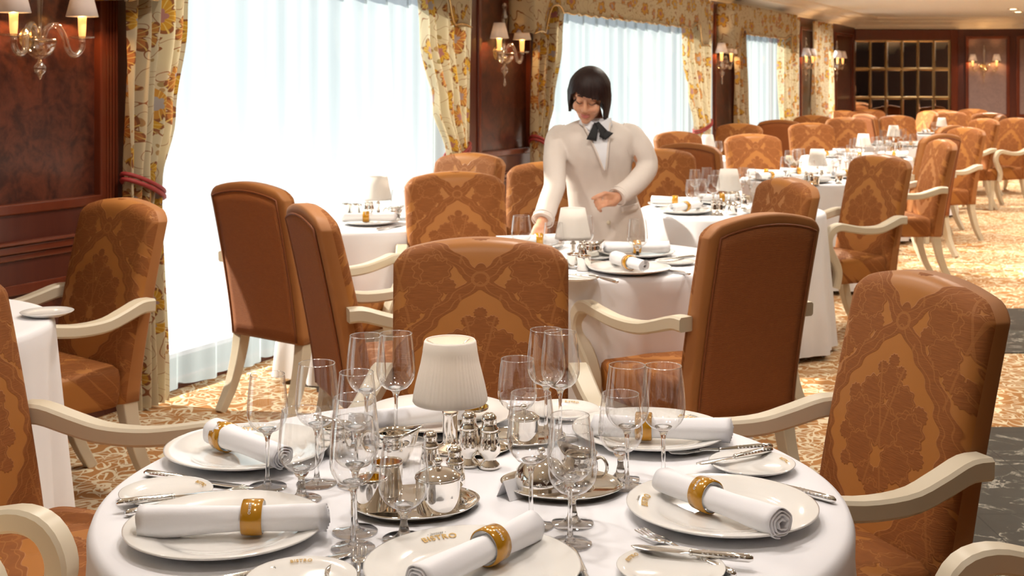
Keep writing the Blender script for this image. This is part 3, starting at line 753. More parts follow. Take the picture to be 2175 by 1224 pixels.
# ================================================================== chairs
def back_y(z): return -0.275 - 0.135 * max(0, (z - 0.34) / 0.68) ** 1.25
def ztop(a):
    k = max(0.0, (abs(a) - 0.80) / 0.20)
    return 0.985 + 0.040 * (1 - a * a) - 0.030 * k ** 2.2
HW = 0.240
@maker
def armchair():
    t = empty('upholstered_armchair')
    N1, N2 = 26, 26
    av = [sin(pi / 2 * max(-1, min(1, (2 * i / N1 - 1) * 1.0))) for i in range(N1 + 1)]
    tv = [1 - (1 - j / N2) ** 1.6 for j in range(N2 + 1)]
    b = MB(); r = 0.034
    def P(i, j, side):
        a, tt = av[i], tv[j]; zt = ztop(a); z = 0.335 + tt * (zt - 0.335); x = a * HW * (0.965 + 0.035 * tt)
        e = min(HW * (0.965 + 0.035 * tt) - abs(x), zt - z); e = max(e, 0)
        dd = r - sqrt(max(0, r * r - (r - e) ** 2)) if e < r else 0
        if side: return (x, back_y(z) + 0.052 - 0.008 * tt - dd + 0.014 * (1 - a * a) * (0.4 + 0.6 * sin(pi * tt)), z)
        return (x, back_y(z) - 0.046 + 0.008 * tt + dd * 0.45, z)
    vs = []; fs = []
    for side in (1, 0):
        for j in range(N2 + 1):
            for i in range(N1 + 1): vs.append(P(i, j, side))
    n = N1 + 1; O = n * (N2 + 1)
    for j in range(N2):
        for i in range(N1):
            a = j * n + i
            fs.append((a + 1, a, a + n, a + n + 1)); fs.append((O + a, O + a + 1, O + a + n + 1, O + a + n))
    ring = [i for i in range(n)] + [j * n + N1 for j in range(1, N2 + 1)] + [N2 * n + i for i in range(N1 - 1, -1, -1)] + [j * n for j in range(N2 - 1, 0, -1)]
    for k in range(len(ring)):
        p, q = ring[k], ring[(k + 1) % len(ring)]; fs.append((p, q, q + O, p + O))
    b.add(vs, fs); nfr = N1 * N2 * 2
    b.m = [0 if (k < nfr and k % 2 == 0) else 1 for k in range(len(fs))]; b.build('backrest', [MT['damask'], MT['plain']], t)
    # flat rear panel with a corded seam
    def rim(w, d):
        out = []
        for k in range(13): out.append((-w, 0.345 + (ztop(0.86) - d - 0.345) * k / 12))
        for k in range(1, 16): a = -1 + 2 * k / 16; out.append((a * w, ztop(a * 0.86) - d))
        for k in range(12, -1, -1): out.append((w, 0.345 + (ztop(0.86) - d - 0.345) * k / 12))
        return out
    def rear(u, v):
        a = 2 * u - 1; zt = ztop(a * 0.86) - 0.038; z = 0.345 + (zt - 0.345) * v
        return (a * (HW - 0.036), back_y(z) - 0.0495 + 0.006 * v - 0.002, z)
    b = MB(); b.grid(rear, 12, 14, flip=False); bp = solid(b.build('back_panel', MT['rib'], t), 0.006, -1)
    b = MB(); pts = [(x, back_y(z) - 0.050 + 0.006 * (z - .345) / .6, z) for x, z in rim(HW - 0.035, 0.037)]
    b.tube(pts, 0.0042, 6); b.build('piping', MT['piping'], bp)
    # seat: sprung cushion with squared sides
    def seat(u, v):
        a = 2 * pi * u; e = 0.16
        sx = math.copysign(abs(cos(a)) ** e, cos(a)); sy = math.copysign(abs(sin(a)) ** e, sin(a))
        w = [(0.0, 0.335), (0.97, 0.335), (0.99, 0.36), (1.0, 0.40), (1.0, 0.435), (0.985, 0.455), (0.94, 0.468), (0.70, 0.478), (0.35, 0.482), (0.0, 0.483)][round(v * 9)]
        return (0.255 * w[0] * sx, 0.015 + 0.255 * w[0] * sy, w[1] - 0.006 * (0 if w[1] < .45 else sy * 0.5))
    b = MB(); b.grid(seat, 56, 9, cu=True); b.build('seat', MT['damask'], t)
    # arms
    for sx in (-1, 1):
        raw = [(-.335, .672, .262), (-.285, .672, .266), (-.215, .652, .278), (-.13, .632, .292), (-.02, .632, .302), (.085, .648, .308), (.155, .660, .308), (.205, .645, .306), (.232, .602, .303), (.228, .552, .299), (.200, .505, .294), (.170, .460, .290), (.152, .415, .287), (.152, .372, .284), (.165, .325, .282)]
        pts = [(sx * x, y, z) for y, z, x in raw]
        def pf(k):
            w = pw(k, [(0, 0.030), (0.12, 0.028), (0.3, 0.024), (0.6, 0.026), (1, 0.022)]); h = pw(k, [(0, 0.024), (0.3, 0.021), (0.55, 0.023), (1, 0.021)])
            c = 0.007
            return [(h, w - c), (h - c, w), (-h + c, w), (-h, w - c), (-h, -w + c), (-h + c, -w), (h - c, -w), (h, -w + c)]
        b = MB(); b.tube(spline(pts, 44), 0, prof=pf); b.build('arm', MT['cream_wood'], t, sharp=40)
    for sx in (-1, 1):
        b = MB(); q = lambda w: [(w, w), (-w, w), (-w, -w), (w, -w)]
        b.tube([(sx * .215, .215, .345), (sx * .215, .215, .20), (sx * .217, .220, 0.0)], 0, prof=lambda k: q(0.027 - 0.009 * k), smooth=False); bevel(b.build('leg', MT['cream_wood'], t), 0.004)
        b = MB(); b.tube(spline([(sx * .200, -.275, .36), (sx * .202, -.295, .24), (sx * .205, -.335, .11), (sx * .208, -.395, 0.0)], 12), 0, prof=lambda k: q(0.029 - 0.010 * k), smooth=False); bevel(b.build('leg', MT['cream_wood'], t), 0.004)
    return t
TOPL = (0, -0.405, 1.02)
def chair(px, py, th, label, group, dy=None, z=1.02):
    "chair whose back crown is seen at (px, py), facing direction th (degrees from +X)"
    p = at(px, py, z) if dy is None else aty(px, py, dy)
    a = radians(th); fwd = Vector((cos(a), sin(a), 0))
    o = p + fwd * 0.405; o.z = 0
    return spawn('armchair', o, a - pi / 2, label, 'chair', group)
def chair_at(x, y, th, label, group):
    return spawn('armchair', (x, y, 0), radians(th) - pi / 2, label, 'chair', group)
G0 = 'armchairs round the front table'; G1 = 'armchairs by the windows'; G2 = 'armchairs along the row of tables'; G3 = 'armchairs at the far end'
chair_at(-0.085, 3.10, -90, 'orange damask armchair facing us across the front table, behind the pleated lamp', G0)
chair_at(0.56, 2.73, 199, 'large damask armchair side-on at the front table, beside the dark marble floor', G0)
chair_at(-0.93, 2.66, -20, 'damask armchair cut by the picture edge, in front of the cropped side table', G0)
chair_at(-1.09, 1.83, 4, 'armchair at the lower corner showing only its curled cream arm, beside the straight napkin', G0)
chair_at(0.98, 1.83, 184, 'armchair at the lower picture corner showing only one cream arm, beside the marble floor', G0)
chair(1620, 455, 121, 'armchair seen from behind with ribbed orange back panel, at the waitress table', G1)
chair(1676, 380, 196, 'damask armchair tucked behind the ribbed-back chair', G1)
chair(266, 424, -130, 'golden damask armchair against the dark wall by the tied curtain', G1)
chair(530, 388, 52, 'plain-backed armchair standing in front of the bright sheer curtain', G1)
chair(655, 436, 23, 'plain-backed armchair turned side-on, overlapping the chair by the sheer curtain', G1)
chair(966, 372, -78, 'golden armchair facing us, directly behind the front damask chair', G1, dy=6.05)
chair(1000, 333, -122, 'bright golden armchair by the wall panel, behind another golden chair', G1, dy=7.6)
chair(1172, 345, -100, 'sunlit yellow armchair half hidden behind the waitress arm', G1)
chair(1402, 317, -68, 'damask armchair just behind the waitress elbow', G2)
chair(1463, 305, 55, 'plain-backed armchair glimpsed between the waitress elbow chair and the white lamp', G2)
chair(1438, 280, -60, 'bright yellow armchair under the end of the second window', G2)
chair(1598, 290, -78, 'damask armchair behind the second lamp past the waitress', G2, dy=10.3)
chair(1571, 263, -120, 'golden armchair against the panel between second and third windows', G2)
chair(1655, 250, 68, 'plain dark-backed armchair under the third window', G2, dy=14.0)
chair(1872, 330, 205, 'damask armchair with full cream arm shown, at the second table past the waitress', G2)
chair(2003, 300, 181, 'tall damask armchair in sunlight, third along the aisle', G2, dy=9.35)
chair(1999, 285, 124, 'dark-backed armchair behind the third chair along the aisle', G2)
chair(2054, 271, 200, 'damask armchair fourth along the aisle, cream arm catching light', G2)
chair(2092, 252, 197, 'damask armchair fifth along the aisle, in front of a dark chair back', G2)
chair(2022, 267, 130, 'dark armchair back showing only its top edge between aisle chairs', G2)
chair(2124, 245, 150, 'dark-backed armchair turned from us near the picture edge', G2)
chair(2160, 236, 205, 'damask armchair cut by the picture edge, furthest along the aisle', G2, dy=14.7)
chair(1727, 243, -108, 'bright yellow armchair by the furthest wall panel', G3, dy=15.8)
chair(1722, 268, -82, 'damask armchair behind the third lamp past the waitress', G3, dy=13)
chair(1796, 250, -85, 'brown damask armchair beside the fourth lamp', G3, dy=14.9)
chair(1790, 232, -70, 'brown armchair under the wall light beside the mirror', G3, dy=18.2)
chair(1836, 243, 20, 'sunlit armchair turned side-on behind the fourth lamp', G3, dy=16.4)
chair(1904, 236, -78, 'golden damask armchair directly behind the fifth lamp', G3, dy=15.7)
chair(1845, 226, -95, 'orange armchair right below the mirror', G3, dy=18.9)
chair(1972, 230, 192, 'narrow side-on armchair below the mirror corner', G3, dy=18.0)
chair(1999, 226, -85, 'armchair below the mirror frame, behind the sixth lamp', G3, dy=18.9)
chair(2017, 233, -85, 'golden armchair beside the sixth lamp', G3, dy=17.9)
chair(2066, 224, -85, 'shaded armchair against the end wall panel', G3, dy=19.3)
chair(2100, 226, -88, 'damask armchair under the end wall light', G3, dy=17.0)

# ================================================================== tablecloths
def cloth(cx_, cy_, R, label, zb=0.03, n=13, seed=1, rz=0.0):
    rnd = random.Random(seed); phs = [rnd.uniform(0, 6.28) for _ in range(4)]
    pr = [(0.0, 0.75), (0.5, 0.75), (0.93, 0.75), (0.985, 0.7495), (1.0, 0.744), (1.008, 0.730)]
    K = 16
    def fn(u, v):
        j = round(v * (len(pr) - 1 + K)); a = 2 * pi * u
        if j < len(pr): r, z = pr[j]; return (R * r * cos(a), R * r * sin(a), z)
        d = (j - len(pr) + 1) / K; z = 0.730 - (0.730 - zb) * d
        w = 0.5 * sin(n * a + phs[0] + 0.6 * sin(3 * a + phs[1])) + 0.3 * sin((n - 5) * a + phs[2]) + 0.2 * sin(2 * n * a + phs[3])
        r = R * 1.008 + 0.035 * d ** 1.2 + (0.052 * d ** 0.8) * w
        return (r * cos(a), r * sin(a), z)
    b = MB(); b.grid(fn, 176, len(pr) - 1 + K, cu=True)
    o = b.build('tablecloth', MT['cloth']); o.location = (cx_, cy_, 0); o.rotation_euler = (0, 0, rz)
    return tag(o, label, 'tablecloth', 'white floor-length tablecloths')
T0 = (-0.065, 2.20, 0.632); T1 = (0.34, 5.08, 0.54); T2 = (1.20, 6.95, 0.50); T3 = (2.12, 9.10, 0.48); T4 = (3.18, 11.75, 0.50); T5 = (4.30, 13.85, 0.48); T6 = (5.60, 16.8, 0.40)
TW = (-0.66, 6.40, 0.48); TV = (1.80, 11.6, 0.42); TL = (-1.90, 3.65, 0.55)
cloth(*T0, 'white cloth on the big round table closest to us', seed=3)
cloth(*T1, 'white cloth on the table the waitress is setting', seed=4)
cloth(*T2, 'white cloth on the first table beyond the waitress', seed=5)
cloth(*T3, 'white cloth on the second table beyond the waitress', seed=6)
cloth(*T4, 'white cloth on the third table beyond the waitress', seed=7)
cloth(*T5, 'white cloth on the fourth table beyond the waitress', seed=8)
cloth(*T6, 'white cloth on the furthest lamp-lit table near the mirror', seed=9)
cloth(*TW, 'glaring white cloth on the table against the large window', seed=10)
cloth(*TV, 'sunlit white cloth on the table under the second window end', seed=11)
cloth(*TL, 'white cloth on the half-seen table by the dark burl wall', seed=12)

# ================================================================== tableware
@maker
def dinner_plate():
    b = MB()
    b.lathe([(0.0, 0.004), (0.06, 0.004), (0.085, 0.0), (0.092, 0.0), (0.11, 0.007), (0.150, 0.017), (0.1548, 0.0195), (0.155, 0.0215), (0.152, 0.0222), (0.112, 0.0125), (0.1035, 0.0105), (0.1015, 0.0092), (0.085, 0.0078), (0.0, 0.0072)], 72)
    o = b.build('dinner_plate', MT['porcelain']); lettering(o, 0.127, 0.0172, 0.0150, True); return o
@maker
def dinner_plate_plain(): 
    o = PROTO.get('dinner_plate')
    b = MB()
    b.lathe([(0.0, 0.004), (0.06, 0.004), (0.092, 0.0), (0.11, 0.007), (0.150, 0.017), (0.155, 0.0215), (0.152, 0.0222), (0.112, 0.0125), (0.1015, 0.0092), (0.085, 0.0078), (0.0, 0.0072)], 48)
    return b.build('dinner_plate', MT['porcelain'])
@maker
def bread_plate():
    b = MB(); b.lathe([(0.0, 0.003), (0.04, 0.003), (0.048, 0.0), (0.056, 0.003), (0.075, 0.011), (0.078, 0.014), (0.0765, 0.0146), (0.058, 0.0078), (0.052, 0.0062), (0.0, 0.0055)], 56)
    o = b.build('bread_plate', MT['porcelain']); lettering(o, 0.066, 0.0122, 0.0085, False); return o
@maker
def bread_plate_plain():
    b = MB(); b.lathe([(0.0, 0.003), (0.04, 0.003), (0.048, 0.0), (0.056, 0.003), (0.075, 0.011), (0.078, 0.014), (0.0765, 0.0146), (0.058, 0.0078), (0.052, 0.0062), (0.0, 0.0055)], 40)
    return b.build('bread_plate', MT['porcelain'])
def text_mesh(s, size, m, name, shear=0.0, ext=0.0002):
    cu = bpy.data.curves.new(name, 'FONT'); cu.body = s; cu.size = size; cu.extrude = ext; cu.align_x = 'CENTER'; cu.shear = shear; cu.space_character = 1.12; cu.offset = size * 0.018
    o = bpy.data.objects.new(name, cu); col.objects.link(o); bpy.context.view_layer.update()
    me = bpy.data.meshes.new_from_object(o.evaluated_get(bpy.context.evaluated_depsgraph_get())); bpy.data.objects.remove(o)
    me.materials.clear(); me.materials.append(m); return me
def lettering(plate, R, z, size, script):
    "printed name curved along the rim at the plate's +Y side"
    me = text_mesh('BISTRO', size, MT['gold_print'], 'lettering')
    slope = 0.25
    def wrap(me, R0, dz):
        for v in me.vertices:
            a = v.co.x / R0; r = R0 + v.co.y
            v.co = (r * sin(a), r * cos(a), z + (r - R) * slope + 0.0006 + v.co.z)
    wrap(me, R - size * 0.45, 0)
    o = bpy.data.objects.new('lettering', me); col.objects.link(o); o.parent = plate
    if script:
        me2 = text_mesh('- Jacques -', size * 0.42, MT['grey_print'], 'lettering_script', 0.35); wrap(me2, R + size * 0.48, 0)
        o = bpy.data.objects.new('lettering_script', me2); col.objects.link(o); o.parent = plate
def roll(L, r0, r1, flap, seed):
    rnd = random.Random(seed); ph = [rnd.uniform(0, 6.28) for _ in range(3)]
    turns = 3.6
    def fn(u, v):
        x = L * (v - 0.5); f = u
        a = 2 * pi * turns * u
        base = pw(v, [(0, r0 * 1.0), (0.10, r0), (0.46, lerp(r0, r1, .5) * 0.90), (0.56, lerp(r0, r1, .5) * 0.88), (0.9, r1), (1, r1 * 1.04)])
        r = base * (0.22 + 0.78 * u ** 0.8) + 0.0008 * sin(5 * a + ph[0] + v * 3)
        r *= 1 + 0.035 * sin(2 * a + ph[1] + v * 2.0)
        xx = x + (0.006 * (1 - u) * (1 if v > 0.5 else -1) * abs(2 * v - 1) ** 3) + 0.0012 * sin(a + ph[2]) * abs(2 * v - 1) ** 4
        if flap and u > 0.93: r += (u - 0.93) / 0.07 * 0.010 * max(0, 1 - v * 1.9)
        return (xx, r * cos(a + 0.9), r0 + r * sin(a + 0.9) * 0.92)
    b = MB(); b.grid(fn, 110, 22)
    return solid(b.build('rolled_napkin', MT['napkin']), 0.0016, 0)
@maker
def napkin_a(): return roll(0.285, 0.0235, 0.0215, True, 1)
@maker
def napkin_b(): return roll(0.235, 0.027, 0.0215, False, 2)
@maker
def napkin_c(): return roll(0.262, 0.0235, 0.0248, False, 3)
@maker
def napkin_ring():
    t = empty('napkin_ring'); r, w = 0.0248, 0.016
    b = MB(); b.lathe([(r, -w), (r + 0.0022, -w + 0.001), (r + 0.0028, 0), (r + 0.0022, w - 0.001), (r, w)], 40, (0, 0, r), ax=Matrix.Rotation(pi / 2, 3, 'Y')); 
    b.f = [f for f in b.f if len(f) == 4]; b.m = b.m[:len(b.f)]; b.s = b.s[:len(b.f)]
    b.build('glazed_band', MT['gold_glaze'], t)
    b = MB(); b.lathe_open([(r - 0.0005, -w - 0.0008), (r - 0.0015, 0), (r - 0.0005, w + 0.0008)], 40)
    for i, (x, y, z) in enumerate(b.v): b.v[i] = (z, y, x + r)
    b.build('white_lining', MT['porcelain'], t)
    me = text_mesh('BISTRO', 0.0055, MT['porcelain'], 'lettering')
    for v in me.vertices:
        a = v.co.x / (r + 0.0032); q = r + 0.0032 + v.co.z; v.co = (v.co.y - 0.004, -q * sin(a + 0.75), r + q * cos(a + 0.75))
    o = bpy.data.objects.new('lettering', me); col.objects.link(o); o.parent = t
    return t
def glass(name, bowl, stem_h, stem_r, foot_r, n=40):
    "bowl: outer profile above the stem"
    t = empty(name)
    b = MB(); b.lathe_open(bowl, n); b.build('bowl', MT['thin'], t)
    rr, zz = bowl[-1]
    b = MB(); b.lathe_open([(rr + 0.0007 * cos(2 * pi * k / 6), zz + 0.0007 * sin(2 * pi * k / 6)) for k in range(7)], n); b.build('rim', MT['rimglass'], t)
    z0 = bowl[0][1]
    b = MB(); b.lathe([(stem_r * 2.6, 0.0045), (stem_r * 1.5, 0.012), (stem_r, 0.025), (stem_r * 0.92, stem_h * 0.5), (stem_r, stem_h * 0.85), (stem_r * 1.5, stem_h - 0.006), (stem_r * 2.2, stem_h), (0.0125, z0 + 0.0045), (0.0155, z0 + 0.0085), (0.006, z0 + 0.0075), (0.0, z0 + 0.0065)], 16); b.build('stem', MT['solid_glass'], t)
    b = MB(); b.lathe([(0.0, 0.0003), (foot_r * 0.97, 0.0003), (foot_r, 0.0012), (foot_r * 0.97, 0.0022), (foot_r * 0.5, 0.0036), (stem_r * 2.0, 0.0075), (0.0, 0.009)], n); b.build('foot', MT['rimglass'], t)
    return t
def bowl_prof(z0, zt, rmax, rim, zf=0.36, n=14):
    out = []
    for k in range(n + 1):
        t = k / n; z = z0 + (zt - z0) * t
        if t < zf: r = rmax * sqrt(max(0, 1 - (1 - t / zf) ** 2)) ** 1.0
        else: r = lerp(rmax, rim, ((t - zf) / (1 - zf)) ** 1.5)
        out.append((max(r, 0.003), z))
    return out
@maker
def tall_wine_glass(): return glass('wine_glass', bowl_prof(0.098, 0.212, 0.0385, 0.0315), 0.098, 0.0036, 0.036)
@maker
def wine_glass(): return glass('wine_glass', bowl_prof(0.094, 0.197, 0.0355, 0.0295), 0.094, 0.0034, 0.034)
@maker
def goblet(): return glass('water_goblet', bowl_prof(0.046, 0.152, 0.0395, 0.0325), 0.046, 0.0058, 0.0345)
@maker
def small_glass(): return glass('wine_glass', bowl_prof(0.094, 0.197, 0.0355, 0.0295, n=8), 0.094, 0.0036, 0.034, 18)
@maker
def small_goblet(): return glass('water_goblet', bowl_prof(0.046, 0.152, 0.0395, 0.0325, n=8), 0.046, 0.0058, 0.0345, 18)
# ---- cutlery (along +X, handle at -X)
def handle_bits(b, x0, x1, z):
    b.tube([(x0, 0, z), (x0 + 0.006, 0, z), (x0 + 0.03, 0, z), (x0 + 0.07, 0, z), (x1 - 0.004, 0, z), (x1, 0, z)], [0.003, 0.0062, 0.0066, 0.0055, 0.0042, 0.0046], 10)
    for k in range(9):
        x = x0 + 0.012 + k * 0.0075
        for s in (-1, 1): b.ell((x, s * 0.0050, z + 0.0028), (0.0026, 0.0018, 0.0018), n=6, m=4)
@maker
def table_knife():
    t = empty('table_knife'); b = MB(); handle_bits(b, -0.11, -0.005, 0.0066); b.build('handle', MT['steel'], t)
    b = MB()
    def f(u, v):
        x = -0.006 + 0.122 * u; w = pw(u, [(0, .0045), (.12, .0085), (.7, .0105), (.92, .008), (1, .0008)]); a = 2 * pi * v
        return (x, w * cos(a) + 0.0025 * u, 0.0045 + 0.0013 * sin(a) * (1 - 0.4 * u))
    b.grid(f, 18, 10, cv=True); b.build('blade', MT['steel'], t); return t
@maker
def butter_knife():
    t = empty('butter_knife'); b = MB(); handle_bits(b, -0.092, 0.0, 0.0066); b.ell((-0.002, 0, 0.0066), (0.004, 0.0065, 0.005), n=8, m=6); b.build('handle', MT['steel'], t)
    b = MB()
    def f(u, v):
        x = 0.0 + 0.088 * u; w = pw(u, [(0, .004), (.15, .0078), (.75, .0108), (.93, .008), (1, .0008)]); a = 2 * pi * v
        return (x, w * cos(a) - 0.003 * u, 0.006 + 0.0012 * sin(a) * (1 - 0.4 * u))
    b.grid(f, 16, 10, cv=True); b.build('blade', MT['steel'], t); return t
@maker
def table_fork():
    t = empty('table_fork'); b = MB(); handle_bits(b, -0.105, 0.005, 0.0066)
    b.tube(spline([(0.005, 0, .0066), (0.03, 0, .009), (0.045, 0, .0085)], 8), 0.0034, 8); b.ell((0.055, 0, 0.0085), (0.014, 0.0115, 0.002), n=12, m=6); b.build('handle', MT['steel'], t)
    for k in range(4):
        y = -0.0093 + k * 0.0062
        b = MB(); b.tube(spline([(0.058, y * 0.9, .0085), (0.08, y, .0072), (0.100, y, .0090), (0.108, y, .0105)], 8), [0.0018] * 7 + [0.0013, 0.0007], 6); b.build('tine', MT['steel'], t)
    return t
@maker
def soup_spoon():
    t = empty('soup_spoon'); b = MB(); handle_bits(b, -0.11, 0.0, 0.0066); b.tube([(0, 0, .0066), (0.02, 0, .009), (0.035, 0, .008)], [.0045, .0033, .004], 8); b.build('handle', MT['steel'], t)
    b = MB()
    def f(u, v):
        r = u; a = 2 * pi * v; return (0.062 + 0.032 * r * cos(a), 0.0205 * r * sin(a), 0.002 + 0.0085 * r * r)
    b.grid(f, 8, 24, cv=True); solid(b.build('spoon_bowl', MT['steel'], t), 0.0012); return t
# ---- lamps
def pleats(a, z): return 1 + 0.011 * sin(54 * a) + 0.004 * sin(23 * a + 1.0)
@maker
def table_lamp():
    t = empty('table_lamp')
    b = MB(); b.lathe([(0.0, 0.0), (0.040, 0.0), (0.042, 0.004), (0.036, 0.010), (0.017, 0.014), (0.0145, 0.02), (0.0145, 0.068), (0.017, 0.072), (0.013, 0.078), (0.008, 0.082), (0.011, 0.088), (0.009, 0.096), (0.004, 0.102), (0.0, 0.103)], 24); b.build('base', MT['silver'], t)
    b = MB(); b.lathe([(0.0035, 0.10), (0.0035, 0.175), (0.006, 0.178), (0.006, 0.19), (0.0, 0.192)], 10); b.build('pole', MT['silver'], t)
    b = MB(); b.lathe_open([(0.0695, 0.093), (0.0718, 0.0965), (0.0705, 0.106), (0.066, 0.128), (0.056, 0.168), (0.0525, 0.190), (0.0525, 0.192), (0.0500, 0.209), (0.0475, 0.2125)], 324, rf=lambda a, z: pleats(a, z) if 0.098 < z < 0.19 else 1.0); solid(b.build('lamp_shade', MT['shade'], t), 0.002)
    b = MB()
    for k in range(3):
        a = 2 * pi * k / 3 + 0.4; b.tube([(0, 0, 0.186), (0.047 * cos(a), 0.047 * sin(a), 0.207)], 0.0012, 6)
    b.build('shade_carrier_ring', MT['steel'], t)
    ld = bpy.data.lights.new('bulb', 'POINT'); ld.energy = 0.22; ld.color = (1, 0.78, 0.58); ld.shadow_soft_size = 0.018
    lo = bpy.data.objects.new('bulb', ld); col.objects.link(lo); lo.parent = t; lo.location = (0, 0, 0.155)
    return t
@maker
def small_lamp():
    t = empty('table_lamp')
    b = MB(); b.lathe([(0.0, 0.0), (0.040, 0.0), (0.042, 0.004), (0.036, 0.010), (0.012, 0.016), (0.0095, 0.02), (0.0095, 0.068), (0.012, 0.072), (0.010, 0.078), (0.006, 0.082), (0.009, 0.088), (0.007, 0.096), (0.003, 0.102), (0.003, 0.18), (0.0, 0.18)], 18); b.build('base', MT['silver'], t)
    b = MB(); b.lathe_open([(0.0705, 0.093), (0.0690, 0.106), (0.0560, 0.168), (0.0480, 0.212)], 72, rf=lambda a, z: 1 + 0.006 * sin(36 * a)); solid(b.build('lamp_shade', MT['shade'], t), 0.002)
    return t
@maker
def shaker():
    t = empty('salt_shaker')
    b = MB(); b.lathe([(0.0, 0.0), (0.0165, 0.0), (0.0175, 0.003), (0.0165, 0.007), (0.0105, 0.012), (0.0095, 0.016), (0.0175, 0.024), (0.0185, 0.034), (0.0165, 0.045), (0.0145, 0.054), (0.0150, 0.057), (0.0142, 0.060)], 24, rf=lambda a, z: 1 + (0.035 * sin(12 * a) if 0.02 < z < 0.053 else 0)); b.build('body', MT['silver'], t)
    b = MB(); b.lathe([(0.0150, 0.060), (0.0155, 0.063), (0.0120, 0.066), (0.0115, 0.074), (0.0125, 0.076), (0.0115, 0.082), (0.0065, 0.087), (0.0, 0.0885)], 20); b.build('cap', MT['silver'], t); return t
@maker
def oval_tray():
    b = MB(); b.lathe([(0.0, 0.002), (0.080, 0.002), (0.086, 0.003), (0.096, 0.009), (0.0985, 0.0115), (0.097, 0.013), (0.091, 0.0095), (0.084, 0.0052), (0.0, 0.0045)], 64, sy=0.80, rf=lambda a, z: 1 + 0.012 * cos(6 * a)); return b.build('oval_tray', MT['silver'])
@maker
def sugar_pot():
    t = empty('sugar_pot')
    b = MB(); b.lathe([(0.0, 0.0), (0.031, 0.0), (0.034, 0.003), (0.0355, 0.03), (0.0355, 0.052), (0.037, 0.055), (0.037, 0.057), (0.0, 0.056)], 36); b.build('pot', MT['silver'], t)
    b = MB(); b.lathe([(0.037, 0.0565), (0.036, 0.060), (0.026, 0.066), (0.012, 0.071), (0.006, 0.072), (0.005, 0.077), (0.008, 0.081), (0.006, 0.086), (0.0, 0.088)], 36); b.build('lid', MT['silver'], t); return t
@maker
def open_jar():
    t = empty('silver_jar')
    b = MB(); b.lathe([(0.0, 0.0), (0.024, 0.0), (0.026, 0.003), (0.0265, 0.05), (0.0275, 0.056), (0.0255, 0.057), (0.0245, 0.05)], 32); b.f.pop(); b.m.pop(); b.s.pop(); b.build('jar', MT['silver'], t)
    b = MB(); b.lathe_open([(0.0, 0.02), (0.018, 0.021), (0.024, 0.03), (0.0245, 0.054)], 32); b.build('gilt_lining', MT['gilt'], t); return t
@maker
def creamer():
    t = empty('cream_jug')
    b = MB()
    pr = [(0.0, 0.001), (0.020, 0.001), (0.022, 0.004), (0.030, 0.014), (0.036, 0.028), (0.034, 0.042), (0.031, 0.052), (0.034, 0.060)]
    def f(u, v):
        r, z = pr[round(v * (len(pr) - 1))]; a = 2 * pi * u; k = max(0, cos(a)) ** 4 * max(0, (z - 0.03) / 0.03); return ((r + 0.020 * k) * cos(a), r * sin(a) * (1 - 0.2 * k), z + 0.012 * k)
    b.grid(f, 40, len(pr) - 1, cu=True); solid(b.build('jug', MT['silver'], t), 0.0015)
    b = MB(); b.tube(spline([(-0.030, 0, 0.050), (-0.050, 0, 0.058), (-0.062, 0, 0.044), (-0.055, 0, 0.024), (-0.034, 0, 0.018)], 20), 0.0032, 8); b.build('handle', MT['silver'], t); return t
@maker
def butter_dome():
    t = empty('butter_dish')
    b = MB(); b.lathe([(0.0, 0.0), (0.048, 0.0), (0.058, 0.004), (0.060, 0.008), (0.0, 0.007)], 40); b.build('dish', MT['silver'], t)
    b = MB(); b.lathe([(0.050, 0.007), (0.051, 0.02), (0.046, 0.038), (0.033, 0.053), (0.016, 0.060), (0.0, 0.062)], 40); b.build('dome_cover', MT['silver'], t)
    b = MB(); b.lathe([(0.004, 0.061), (0.004, 0.067), (0.008, 0.072), (0.005, 0.078), (0.0, 0.079)], 16); b.build('knob', MT['silver'], t); return t
@maker
def silver_bowl():
    t = empty('silver_bowl')
    b = MB(); b.lathe_open([(0.0, 0.001), (0.018, 0.001), (0.020, 0.006), (0.030, 0.014), (0.036, 0.028), (0.037, 0.036)], 36); solid(b.build('bowl', MT['silver'], t), 0.0015)
    b = MB(); b.lathe_open([(0.0, 0.0085), (0.026, 0.0155), (0.033, 0.028), (0.0345, 0.0355)], 36); b.build('gilt_lining', MT['gilt'], t); return t
# ================================================================== the front table's setting
ZC = 0.7505
def put(key, px, py, rz, label, cat, group=None, z=ZC, zref=None, scale=1.0):
    p = at(px, py, z if zref is None else zref); p.z = z
    return spawn(key, p, rz, label, cat, group, scale)
def ang(p, q, z):                                  # heading on the table from pixel p to pixel q
    a = at(*p, z); b_ = at(*q, z); return atan2(b_.y - a.y, b_.x - a.x), (a + b_) / 2
GP, GN, GR, GB = 'dinner plates on the front table', 'rolled napkins on the front table', 'napkin rings on the front table', 'bread plates on the front table'
def toward_centre(p, c=T0): return atan2(c[1] - p.y, c[0] - p.x) - pi / 2
